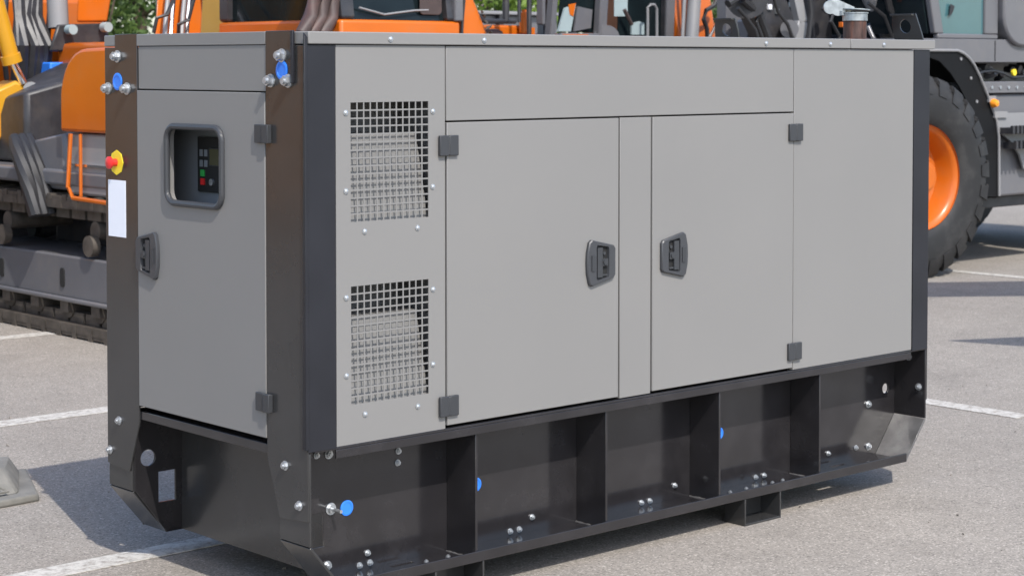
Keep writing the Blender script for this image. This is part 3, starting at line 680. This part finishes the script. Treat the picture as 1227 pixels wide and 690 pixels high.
# ---------- yellow machine, behind the top of the end panel
E4 = thing('yellow_loader', 'yellow loader with dark window bars seen over the generator end panel', 'loader', (6.0,10.4,0), 'machines parked behind the generator')
def P4(x,y,yy=9.2): return at(x,y,'y',yy)
b = MB(); b.box(P4(290,0).x, P4(328,0).x, 9.2, 10.5, 1.3, 2.9); b.build('engine_cover', 'yellow', E4, bevel=.04)
b = MB()
for q in ((310,-30,310,45,.03),(297,38,334,2,.014),(292,22,306,38,.018),(290,28,330,28,.012)): b.tube([P4(q[0],q[1],9.14), P4(q[2],q[3],9.14)], q[4], 8)
b.build('guard_bar', 'mgrey', E4)
b = MB(); b.box(P4(330,0).x, P4(362,0).x, 9.4, 11.2, .9, 3.0); b.build('cab_side', 'mgrey', E4, bevel=.04)
b = MB(); b.hull([P4(341,22,9.37),P4(347,22,9.37),P4(352,4,9.37),P4(345,4,9.37),P4(341,22,9.39),P4(347,22,9.39),P4(352,4,9.39),P4(345,4,9.39)]); b.build('marker', 'yellow', E4)
b = MB(); b.box(5.1,7.0,9.3,11.6,.55,1.28); b.build('chassis', 'mdark', E4, bevel=.03)
b = MB(); b.tube([P4(273,15,9.3),P4(276,30,9.3),P4(282,48,9.3)], .035, 8); b.build('pipe', 'chrome', E4)
b = MB(); b.box(P4(259,0).x,P4(263,0).x,9.5,9.6,1.0,2.16); b.build('post', 'orange', E4)
for x, sx in ((5.1,-1),(7.0,1)):
    for y in (9.8,11.2): tread_wheel(E4, (x,y,.55), (sx,0,0), .55, .4, .28, paint='yellow', lugs=22)

# teal board with green behind, left of the brown pipes
T = thing('site_hut', 'teal sheet-sided hut glimpsed left of the brown pipe guards', 'hut', (8.9,14.5,0))
p0 = at(361,30,'y',14); p1 = at(376,30,'y',14)
b = MB(); b.box(p0.x, p1.x, 14.0, 16.0, 0, 2.9); b.build('wall', 'teal', T, bevel=.01)
b = MB(); b.box(p0.x-.1, p1.x+.1, 13.9, 16.1, 2.9, 3.0); b.build('roof', 'mgrey2', T)

# ---------- long dark skip container behind
C1 = thing('skip_container', 'dark grey steel skip with pale blue rim behind the orange hood', 'skip', (13.5,14,0))
xa, xb = at(549,10,'y',13.2).x, at(668,10,'y',13.2).x
b = MB(); b.box(xa, xb, 13.2, 15.6, .12, 2.30); sk = b.build('body', 'mgrey', C1, bevel=.02)
b = MB(); b.box(xa-.04, xb+.04, 13.12, 13.26, 2.3005, 2.345); b.box(xa-.04, xb+.04, 15.54, 15.68, 2.3005, 2.345); b.box(xa-.04,xa+.1,13.2601,15.5399,2.245,2.36); b.build('rim', 'mgrey2', C1, bevel=.01)
b = MB()
for k in range(6): b.box(xa+.2+k*.42, xa+.27+k*.42, 13.13, 13.199, .2, 2.30)
b.build('stiffener', 'mdark', sk)

# ---------- orange excavator with glazed cab, centre
E5 = thing('glazed_excavator', 'orange excavator with big glazed cab and thick boom behind the generator doors', 'excavator', (8.6,9.2,0), 'machines parked behind the generator')
def P5(x,y,yy=7.5): return at(x,y,'y',yy)
crawler(E5, 6.95, 7.5, 7.6, 11.4, .85); crawler(E5, 9.65, 10.2, 7.6, 11.4, .85)
b = MB(); b.box(7.55,9.6,8.5,10.4,.4,.82); b.cyl((8.6,9.4,.82),(8.6,9.4,.98),.65,32); b.build('slew_ring', 'mdark', E5, bevel=.02)
b = MB(); b.box(6.98,10.25,7.45,11.3,.98,1.10); b.build('deck', 'mgrey', E5, bevel=.02)
b = MB(); b.box(P5(566,0).x, P5(606,0).x, 7.5, 8.2, 1.11, 1.985); b.build('tool_box', 'mbrown', E5, bevel=.05)
b = MB(); b.box(P5(597,0).x, P5(640,0).x, 7.62, 9.2, 1.11, 2.02); tb = b.build('fuel_tank', 'orange', E5, bevel=.02)
b = MB(); b.cyl(P5(628,40,7.55), P5(628,15,7.55), .045, 18); b.cyl(P5(628,17,7.55), P5(628,12,7.55), .02, 12); b.box(P5(634,0).x,P5(641,0).x,7.5,7.6,1.11,2.0); b.build('filler_neck', 'orange', tb)
b = MB(); b.tube([P5(560,-40,7.45),P5(563,0,7.45),P5(566,10,7.45),P5(577,24,7.45),P5(582,26,7.45),P5(617,26,7.45)], .022, 8); b.tube([P5(606,-40,7.45),P5(606,26,7.45)], .03, 8); b.tube([P5(622,-40,7.45),P5(622,27,7.45)], .016, 8); b.tube([P5(634,-40,7.42),P5(634,44,7.42)], .022, 8)
b.build('hand_rail', 'mdark', E5)
cx0, cx1 = P5(652,0).x, P5(803,0).x
b = MB(); b.box(cx0, cx1, 7.5, 9.2, 1.11, 1.925); b.build('cab_body', 'mdark', E5, bevel=.02)
b = MB()
def slant(b, pxa, pya, pxb, pyb, w_, yy=7.5, d=.08): beam(b, P5(pxa,pya,yy), P5(pxb,pyb,yy), w_, d)
slant(b, 662,46, 680,-160, .06); slant(b, 722,46, 734,-160, .10); slant(b, 803,46, 811,-160, .11); slant(b, 652,30, 652,-160, .04)
for x in (cx0+.05, cx1-.05): b.box(x-.05,x+.05,9.1,9.2,1.926,3.1)
b.box(cx0, cx1+.1, 7.5, 9.2, 3.1, 3.22); b.box(P5(672,0).x, P5(718,0).x, 7.49, 7.54, 1.926, 1.957)
b.build('cab_frame', 'mgrey', E5, bevel=.01)
b = MB(); b.cyl(P5(727,46,7.47), P5(727,46,7.56), .115, 24); b.build('round_cover', 'mgrey', E5)
b = MB(); b.box(P5(673,0).x, P5(703,0).x, 7.48, 7.50, 1.935, 1.948); b.build('cab_trim', 'orange', E5)
def pane(b, pts, yy, th=.008): 
    q = [P5(x,y,yy) for x, y in pts]; b.hull(q+[p+Vector((0,th,0)) for p in q])
b = MB(); pane(b, [(740,44),(798,44),(804,-150),(744,-150)], 7.58); b.build('window', 'glass', E5)
b = MB(); pane(b, [(668,38),(716,40),(728,-150),(684,-150)], 7.60); b.build('window', 'glass', E5)
# things seen in and through the glazing
b = MB(); pane(b, [(669,38),(684,38),(690,6),(677,10)], 7.56, .02); b.build('seat_cover', 'seat', E5)
b = MB(); pane(b, [(683,18),(687,20),(690,4),(681,6)], 7.555, .004); b.build('seat_cover', 'orange', E5)
b = MB(); pane(b, [(688,38),(708,34),(710,12),(692,8)], 7.555, .02); b.build('seat_back', 'mgrey', E5)
b = MB(); pane(b, [(757,42),(772,42),(772,28),(766,26),(757,29)], 7.55, .02); pane(b, [(736,20),(752,20),(752,-10),(736,-10)], 7.57, .004); b.build('dash_box', 'seat', E5)
b = MB(); b.tube([P5(748,12,7.5), P5(752,20,7.5), P5(757,30,7.5)], .018, 6); b.build('joystick', 'mbrown', E5)
b = MB(); b.tube([P5(776,46,7.42),P5(776,10,7.42),P5(779,6,7.42),P5(784,6,7.42),P5(787,11,7.42),P5(787,46,7.42)], .013, 8); b.build('grab_handle', 'mgrey2', E5)
b = MB(); pane(b, [(796,44),(806,44),(808,-120),(799,-120)], 7.52, .05); b.build('door_edge', 'mdark', E5)
# boom
bx0, bx1 = P5(809,0).x, P5(846,0).x
b = MB(); b.hull([(bx0,7.45,1.1),(P5(856,0).x,7.45,1.1),(bx0,8.6,1.1),(P5(856,0).x,8.6,1.1),(bx0,7.45,2.0),(P5(852,0).x,7.45,2.0),(bx0+.05,7.9,3.3),(P5(870,0).x,7.9,3.3),(bx0+.05,8.9,3.3),(P5(870,0).x,8.9,3.3)]); b.build('boom', 'orange', E5, bevel=.02)
b = MB(); b.cyl(P5(828,60,7.30), P5(837,-80,7.42), .062, 24); b.cyl(P5(817,60,7.36), P5(824,-80,7.45), .018, 10); b.build('boom_cylinder', 'mgrey2', E5)
b = MB(); b.tube([P5(848,52,7.3),P5(847,34,7.3),P5(843,24,7.3),P5(846,13,7.3),P5(856,7,7.3),P5(862,-8,7.3)], .022, 8); b.build('hose', 'rubber', E5)
b = MB(); b.cyl(P5(848,50,7.28), P5(875,-8,7.28), .014, 10); b.build('ram_rod', 'chrome', E5)
b = MB(); b.box(8.0,10.2,9.6,11.25,1.11,2.0); b.build('engine_cover', 'orange', E5, bevel=.06)

# ---------- big wheeled machine, right; its long side runs along X
E6 = thing('wheeled_loader', 'big dark grey wheeled loader with an orange rim and black front arms at the right', 'loader', (11,5.5,0), 'machines parked behind the generator')
YS = 4.33
def Q(px, py, yy=YS): p = at(px, py, 'y', yy); return (p.x, p.z)
def QP(px, py, yy=YS): return at(px, py, 'y', yy)
wc = Vector((8.93,4.284,.8))
n_ = Vector((-.13,-.99,0))
w6 = tread_wheel(E6, wc, n_, .80, .52, .405, lugs=26)
m = MB(); m.cyl(wc+n_*-.10, wc+n_*.02, .13, 28); m.cyl(wc+n_*.02, wc+n_*.035, .10, 28)
for a in range(5):
    q = Vector((math.cos(a*1.2566+.15)*.20, 0, math.sin(a*1.2566+.15)*.20)); m.box(-.05,.05,-.02,.02,-.03,.03, Matrix.Translation(wc+n_*-.085+q) @ Matrix.Rotation(-(a*1.2566+.15), 4, 'Y'))
m.build('hub', 'orange', w6, bevel=.004)
tread_wheel(E6, (8.93,6.75,.8), (0,1,0), .80, .52, .405, lugs=26)
tread_wheel(E6, (12.3,4.30,.8), (0,-1,0), .80, .52, .405, lugs=26); tread_wheel(E6, (12.3,6.75,.8), (0,1,0), .80, .52, .405, lugs=26)
b = MB(); b.cyl((8.93,4.7,.8),(8.93,6.4,.8),.16,16); b.build('axle', 'mdark', E6)
b = MB(); b.cyl((12.3,4.7,.8),(12.3,6.4,.8),.16,16); b.build('axle', 'mdark', E6)
b = MB(); b.box(7.9,13.3,5.1,6.0,.72,1.2); b.build('chassis', 'mdark', E6, bevel=.02)
edge_px = [(1090,61.5),(1146,62),(1153,65),(1160,71),(1166,79),(1173,93),(1180,110),(1187,128),(1193,146),(1195.5,165),(1196,236)]
edge = [Q(*p) for p in edge_px]
xl = edge[0][0]
b = MB()
for k in range(len(edge)-1):
    (xa,za),(xb,zb) = edge[k], edge[k+1]
    b.hull([(x,y,z-d) for y in (YS+.02,YS+.80) for (x,z) in ((xa,za),(xb,zb)) for d in (0,.012)])
b.box(xl-.6, edge[-1][0]-.02, YS+.80, YS+.83, .7, edge[0][1])
mg = b.build('mudguard', 'gap', E6)
inn_px = [(1176,236),(1177,200),(1174,170),(1168,145),(1160,125),(1150,105),(1139,88),(1126,74),(1110,68),(1090,66)]
b = MB(); b.prism(edge+[Q(*p) for p in inn_px], 'y', YS+.0, YS+.018); fd = b.build('fender', 'fender', E6, bevel=.004)
for p in ((1151,71),(1163,94),(1170,122)):
    b = MB(); q = QP(*p, YS-.001); b.cyl(q, q+Vector((0,-.008,0)), .013, 10); b.build('rivet', 'mgrey2', fd)
b = MB(); rimp = [QP(p[0]+1.2, p[1]-1.2, YS-.008) for p in edge_px]; b.tube(rimp, .012, 8); b.build('fender_edge', 'mgrey2', E6)
zt_, zb_ = Q(1150,47)[1], Q(1190,75)[1]
up = [(xl, zt_)]+[(x, z+.012) for x, z in edge[:5]]+[(Q(1166,75)[0], zb_),(13.2, zb_),(13.2, zt_)]
b = MB(); b.prism(up, 'y', YS-.01, YS+.45); bs_ = b.build('body_side', 'mgrey', E6, bevel=.012)
b = MB(); b.box(Q(1191,0)[0], Q(1191,0)[0]+.012, YS-.0125, YS-.0101, zb_+.01, zt_-.01); b.build('panel_seam', 'gap', bs_)
b = MB(); b.box(8.3,13.2,YS+.46,6.7,1.2,zt_-.01); b.build('body', 'mgrey', E6, bevel=.03)
# cab
xc0, xc1 = Q(1124,40)[0], Q(1196,40)[0]; xw0, xw1 = Q(1131,40)[0], Q(1180,40)[0]
b = MB()
b.box(xc0, xc1, YS, YS+.05, zt_+.0005, Q(1160,41)[1]); zs = Q(1160,41)[1]+.0005
b.box(xw1, xc1, YS, YS+.05, zs, 3.1)
b.hull([(xw0-.12,YS,zs),(xw0,YS,zs),(xw0-.12,YS+.05,zs),(xw0,YS+.05,zs),(xw0-.42,YS,3.1),(xw0-.30,YS,3.1),(xw0-.42,YS+.05,3.1),(xw0-.30,YS+.05,3.1)])
b.box(xw0-.12,xw0-.06,YS+1.5,YS+1.55,zs,3.1); b.box(xw0-.5,xc1+.6,YS,YS+1.55,3.101,3.26); b.box(xc1-.08,xc1,YS+1.5,YS+1.55,zs,3.1)
b.build('cab_frame', 'mgrey', E6, bevel=.01)
b = MB(); b.prism([(xw0,zs),(xw1,zs),(xw1,3.1),(xw0-.30,3.1)], 'y', YS+.02, YS+.028); b.build('window', 'glass2', E6)
b = MB(); b.prism([(xw0-.14,zs),(xw0-.122,zs),(xw0-.42,3.1),(xw0-.44,3.1)], 'y', YS+.06, YS+1.5); b.build('windscreen', 'glass', E6)
b = MB(); b.hull([QP(1137,20,YS+.01),QP(1141,17,YS+.01),QP(1144,8,YS+.01),QP(1139,5,YS+.01),QP(1137,20,YS+.0),QP(1141,17,YS),QP(1144,8,YS),QP(1139,5,YS)]); b.build('window_catch', 'rubber', E6)
# engine cover with rounded lower corner right of the cab
x0_ = xc1+.015
b = MB(); b.prism([(x0_,2.7),(x0_,2.08)]+[(x0_+.28*(1-math.cos(R(a))), 2.08-.25*math.sin(R(a))) for a in range(15,91,15)]+[(13.1,1.83),(13.1,2.7)], 'y', YS-.05, YS+1.5); b.build('engine_cover', 'mgrey', E6, bevel=.02)
# frame beam, tank and steps below
b = MB(); xb_ = Q(1175,100)[0]; b.box(xb_,11.4,YS+.03,YS+.4,Q(1200,112)[1],Q(1200,98)[1]); bm_ = b.build('frame_beam', 'mgrey', E6, bevel=.006)
b = MB()
for k in range(12): 
    q = QP(1188+k*10,105,YS+.03); b.cyl(q, q+Vector((0,-.01,0)),.014,8)
b.build('bolt_row', 'zinc', bm_)
m6 = rnd
for k in range(9):
    b = MB(); q = QP(1172+k*8+rnd.uniform(-3,3), 86+rnd.uniform(-4,4), YS+.1); b.cyl(q, q+Vector((rnd.uniform(-.08,.08),.1,rnd.uniform(-.05,.05))), rnd.uniform(.02,.05), 10); b.build('valve', rnd.choice(['mdark','mgrey','mdark']), E6)
b = MB(); b.tube([QP(x,y,YS+.06) for x,y in ((1168,90),(1178,86),(1190,85),(1202,88),(1212,93),(1230,92))], .014, 6); b.build('hose', 'rubber', E6)
b = MB(); q = QP(1213.5,87,YS+.05); b.cyl(q, q+Vector((0,-.02,0)), .028, 14); b.build('filler_cap', 'yellowp', E6)
xt0 = Q(1196,150)[0]
b = MB(); b.box(xt0, 11.3, YS+.06, YS+.75, Q(1200,236.5)[1], Q(1200,113)[1]); b.build('tank', 'mgrey', E6, bevel=.02)
b = MB(); b.prism([Q(*p) for p in ((1196,136),(1260,134),(1260,205),(1227,203),(1222,186),(1212,170),(1200,160),(1196,158))], 'y', YS-.0, YS+.018); b.build('step_plate', 'mgrey2', E6)
b = MB(); q0, q1 = Q(1190,134), Q(1205,141); b.box(q0[0],q1[0],YS-.02,YS+.05,q1[1],q0[1]); b.build('step_bracket', 'mgrey2', E6)
for k, (px, py) in enumerate(((1198,153),(1202,171))):
    x_, z_ = Q(px,py); b = MB(); b.box(x_, x_+.62, YS-.10, YS-.0005, z_-.05, z_)
    for t in range(10): b.box(x_+t*.06, x_+.03+t*.06, YS-.125, YS-.1005, z_-.05, z_+.016)
    b.build('step', 'mdark', E6)
b = MB(); b.box(Q(1178,0)[0], 11.3, YS+.15, YS+.7, Q(1200,251)[1], Q(1200,237.5)[1]); b.build('under_rail', 'mdark', E6, bevel=.01)
b = MB(); q = QP(1189.5,124,YS-.02); b.lathe([(.036,0),(.036,.02),(.026,.045),(0,.052)], q, (0,-1,0), 18); b.build('marker_lamp', 'amber', E6)
b = MB(); b.box(q.x-.05,q.x+.05,YS-.0199,YS+.0,q.z+.01,q.z+.06); b.build('lamp_bracket', 'mgrey2', E6)
# front linkage: black arms, rams and hoses
def PX(x,y,yy=4.9): return at(x,y,'y',yy)
def bar(b, a, c, w_, dx=.1):
    a = Vector(a); c = Vector(c); t = (c-a).normalized(); s = t.cross(Vector((0,1,0))).normalized()*w_/2; e = Vector((0,dx,0))
    b.hull([a+s, a-s, c+s, c-s, a+s+e, a-s+e, c+s+e, c-s+e])
def part(nm, m, *bars, bev=.015):
    for q in bars:
        b = MB(); bar(b, *q); b.build(nm, m, E6, bevel=bev)
part('lift_arm', 'mdark', (PX(952,90), PX(893,-40), .26, .15), (PX(966,70,5.1), PX(915,-40,5.1), .14, .1), bev=.04)
part('pivot_housing', 'mdark', (PX(990,70,5.3), PX(978,-40,5.3), .24, .2), bev=.05)
b = MB(); b.cyl(PX(1086,80), PX(1032,-30), .085, 24); b.build('ram_barrel', 'mgrey2', E6)
b = MB(); b.cyl(PX(1060,75,4.8), PX(1040,30,4.8), .022, 12); b.build('ram_rod', 'chrome', E6)
part('strut', 'mdark', (PX(1112,22,5.2), PX(1084,-40,5.2), .08, .06), (PX(1078,20,5.2), PX(1106,-40,5.2), .08, .06), (PX(1096,50,5.25), PX(1094,-40,5.25), .12, .05), bev=.008)
part('strut', 'mgrey2', (PX(1112,50,5.2), PX(1106,-40,5.2), .05, .06), bev=.008)
part('link', 'mgrey2', (PX(956,60,4.75), PX(964,24,4.75), .12, .06), (PX(964,30,4.75), PX(951,-30,4.75), .10, .06), bev=.025)
b = MB(); b.cyl(PX(946,35,4.72), PX(946,35,4.86), .07, 20); b.build('link_boss', 'mgrey', E6)
b = MB(); b.cyl(PX(895,-3,4.72), PX(895,-3,5.0), .16, 28); b.build('link_boss', 'mdark', E6)
for q in ([(884,10),(893,20),(905,36),(912,60)], [(872,5),(884,-3),(900,-5)], [(912,8),(906,26),(915,50)], [(925,-10),(932,14),(944,30),(952,52)], [(1000,8),(996,26),(1006,44),(1004,60)], [(1060,-20),(1066,10),(1084,34),(1088,60)], [(1040,4),(1060,20),(1072,52)], [(890,0),(910,18),(922,50)], [(968,-20),(972,14),(968,50)]):
    b = MB(); b.tube([PX(x,y,4.7) for x, y in q], rnd.choice([.014,.02,.03]), 8); b.build('hose', 'rubber', E6)
part('cross_member', 'mgrey', (PX(880,60,5.6), PX(880,-30,5.6), .20, .1), (PX(915,60,6.2), PX(915,-30,6.2), .16, .1), (PX(1020,60,6.3), PX(1020,-30,6.3), .55, .1), (PX(1062,60,6.0), PX(1062,-30,6.0), .22, .1), bev=.01)
for k in range(34):
    px = rnd.uniform(872, 1108); py = rnd.uniform(-6, 44); yy = rnd.uniform(4.95, 5.9); c = PX(px, py, yy); kind = rnd.choice(['fitting','bracket','hose','hose','clamp'])
    b = MB()
    if kind == 'fitting': b.cyl(c, c+Vector((rnd.uniform(-.06,.06),-.02,rnd.uniform(-.09,.09))), rnd.uniform(.015,.035), 8)
    elif kind == 'bracket': bar(b, c, c+Vector((rnd.uniform(-.1,.1),0,rnd.uniform(.08,.2))), rnd.uniform(.04,.11), .03)
    elif kind == 'clamp': b.lathe([(.03,0),(.042,0),(.042,.03),(.03,.03)], c, (rnd.uniform(-.4,.4),-1,.3), 14)
    else: 
        d = rnd.uniform(-.16,.16); b.tube([c, c+Vector((d*.4,-.03,-.12)), c+Vector((d,-.02,-.26)), c+Vector((d*1.1,0,-.45))], rnd.choice([.012,.017,.022]), 7)
    b.build(kind, rnd.choice(['mgrey','mdark','mgrey2','rubber','zinc'] if kind != 'hose' else ['rubber','mdark']), E6)
for px, py, m_ in ((905,18,'orange'),(921,9,'white'),(930,14,'galv'),(949,6,'galv'),(1009,30,'orange'),(1098,5,'seat')):
    b = MB(); c = PX(px,py,4.9); b.box(c.x-.02,c.x+.02,4.88,4.92,c.z-.02,c.z+.02); b.build('tag_plate', m_, E6, bevel=.004)
part('manifold', 'mgrey2', (PX(908,60,5.4), PX(900,22,5.4), .13, .1), (PX(918,30,5.5), PX(936,28,5.5), .10, .1), bev=.01)
b = MB(); b.box(7.7, 8.3, YS+.6, 6.5, .5, 1.8); b.build('front_frame', 'mdark', E6, bevel=.03)

# ---------- guessed arm added outside the frame on the right, to cast two ground shadows
E7 = thing('digging_arm', 'dark steel digging arm and bucket parked beyond the right edge of the frame', 'digging arm', (8.5,.6,0))
b = MB(); b.hull([(6.75,1.88,2.6),(7.2,2.48,2.6),(6.75,1.88,2.75),(7.2,2.48,2.75),(9.45,-.2,2.6),(9.95,.4,2.6),(9.45,-.2,2.85),(9.95,.4,2.85)])
b.build('stick', 'mdark', E7, bevel=.02)
b = MB(); b.hull([(5.9,1.0,1.5),(6.6,.6,1.5),(7.0,.2,1.4),(6.1,.55,1.4),(6.4,.3,1.9),(7.0,.1,1.9)]); b.build('bucket', 'mdark', E7, bevel=.02)  # wedge shaped for the pointed ground shadow
b = MB(); b.cyl((6.6,.4,1.6),(8.2,.9,2.6),.06,12); b.cyl((9.6,.1,0),(9.6,.1,2.6),.14,16); b.cyl((6.8,.3,0),(6.8,.3,1.5),.05,12); b.build('stand', 'mgrey', E7)

C2 = thing('shipping_container', 'rust brown shipping container standing on the left, outside the picture', 'container', (-11,13,0))  # unseen box added so the glossy end posts reflect brown
b = MB(); b.box(-18,-4.5,12,14.4,.12,2.7); cb = b.build('body', 'rustbox', C2, bevel=.02)
b = MB()
for k in range(46): b.box(-17.8+k*.29,-17.66+k*.29,11.965,12,.3,2.55)
b.build('corrugation', 'rustbox', cb)
for x in (-17.9,-4.8):
    b = MB(); b.box(x,x+.2,12.1,14.3,0,.1199); b.build('foot', 'mdark', C2)

# ================================================================== TREES
def leaf_mesh(cx, cy, cz, rx, ry, rz, n, size, mname, seed, parent, name='crown', clumps=46):
    r = random.Random(seed); b = bmesh.new(); cl = []
    for _ in range(clumps):
        while True:
            p = Vector((r.uniform(-1,1), r.uniform(-1,1), r.uniform(-1,1)))
            if .25 < p.length < 1: break
        cl.append((Vector((cx+p.x*rx, cy+p.y*ry, cz+p.z*rz)), r.uniform(.16,.32)*(rx+rz)/2))
    for _ in range(n):
        c, rad = r.choice(cl); d = Vector((r.gauss(0,1), r.gauss(0,1), r.gauss(0,.8))).normalized()*rad*r.uniform(.5,1)**.5
        p = c+d; nrm = Vector((r.gauss(0,1), r.gauss(0,1), r.gauss(.6,1))).normalized(); u = nrm.orthogonal().normalized(); v = nrm.cross(u); s = size*r.uniform(.6,1.3)
        a = r.uniform(0,6.28); u2 = u*math.cos(a)+v*math.sin(a); v2 = -u*math.sin(a)+v*math.cos(a)
        b.faces.new([b.verts.new(p-u2*s), b.verts.new(p+v2*s*.5), b.verts.new(p+u2*s), b.verts.new(p-v2*s*.5)])
    if parent:
        for v in b.verts: v.co -= wl(parent)
    me = bpy.data.meshes.new(name); b.to_mesh(me); b.free(); me.materials.append(M[mname])
    o = bpy.data.objects.new(name, me); COL.objects.link(o)
    if parent: o.parent = parent
    return o
def tree(loc, h, seed, lab, mname='leaf'):
    t = thing('tree', lab, 'tree', loc, 'trees beyond the machines'); r = random.Random(seed); x, y, z = loc
    b = MB(); pts = [(x,y,0)]; 
    for k in range(1,6): pts.append((x+r.uniform(-.12,.12)*k, y+r.uniform(-.12,.12)*k, h*.15*k))
    b.tube(pts, [.24,.2,.17,.13,.09,.05], 10)
    for k in range(9):
        i = r.randint(1,4); a = r.uniform(0,6.28); p = Vector(pts[i]); d = Vector((math.cos(a), math.sin(a), r.uniform(.3,.9)))*h*r.uniform(.16,.28)
        b.tube([p, p+d*.5+Vector((0,0,.1)), p+d], [.08,.05,.02], 7)
    b.build('trunk', 'bark', t)
    leaf_mesh(x, y, h*.58, h*.36, h*.36, h*.42, 7000, .11, mname, seed, t)
    return t
def shrub(loc, h, seed, lab, mname='leaf2', wd=1.4):
    t = thing('shrub', lab, 'shrub', loc, 'shrubs along the verge'); r = random.Random(seed); x, y, z = loc
    b = MB()
    for k in range(6):
        a = r.uniform(0,6.28); b.tube([(x,y,0),(x+math.cos(a)*.3,y+math.sin(a)*.3,h*.5),(x+math.cos(a)*.6,y+math.sin(a)*.6,h*.85)], [.05,.03,.015], 6)
    b.build('stem', 'bark', t)
    leaf_mesh(x, y, h*.52, wd, wd, h*.52, 4200, .075, mname, seed, t, 'foliage', 34)
def polar(az, d): return (CAM.x+d*math.sin(R(az)), CAM.y+d*math.cos(R(az)), 0)
tl = ['leafy tree behind the yellow backhoe arm, leftmost of the row', 'leafy tree behind the orange boom with chrome pipes', 'tree behind the teal hut', 'tree above the dark skip container', 'tree behind the glazed excavator cab', 'tree behind the black loader arms', 'tree behind the loader cab at the right edge']
for i, (az, d, h) in enumerate(((26,38,8),(31,42,9),(36.5,37,7.5),(41.5,40,9),(46.5,37,8),(51,41,9),(56,38,8))):
    tree(polar(az,d), h, 20+i, tl[i])
sl_ = ['bright shrub behind the yellow backhoe arm', 'bright shrub behind the excavator boom', 'shrub beside the teal hut, on its left', 'bright shrub over the brown pipe guards', 'bright shrub over the left end of the dark skip', 'bright shrub over the right end of the dark skip', 'shrub behind the glazed excavator cab', 'shrub behind the loader arms', 'shrub behind the loader cab']
for i, (az, d, h) in enumerate(((26.5,31.5,3.2),(29.5,32,3.4),(35.2,31.5,3.3),(37.8,32,3.0),(40.6,31,3.5),(43.2,32,3.3),(46.2,32,3.0),(49.5,32,3.2),(53.5,33,3.2))):
    shrub(polar(az,d), h, 50+i, sl_[i], 'leaf2' if i in (2,4,5) else 'leaf', 1.9)
# trees added on the camera's left, outside the picture, for reflections in the glossy paint
for i, (x, y, h) in enumerate(((-20,16,9),(-22,7,10),(-19,24,9),(-23,-2,9))):
    tree((x,y,0), h, 80+i, ['tall leafy tree on the left verge behind the rust brown container', 'tallest leafy tree on the left verge outside the picture', 'leafy tree farthest along the left verge outside the picture', 'leafy tree nearest the camera on the left verge outside the picture'][i], 'leaf')
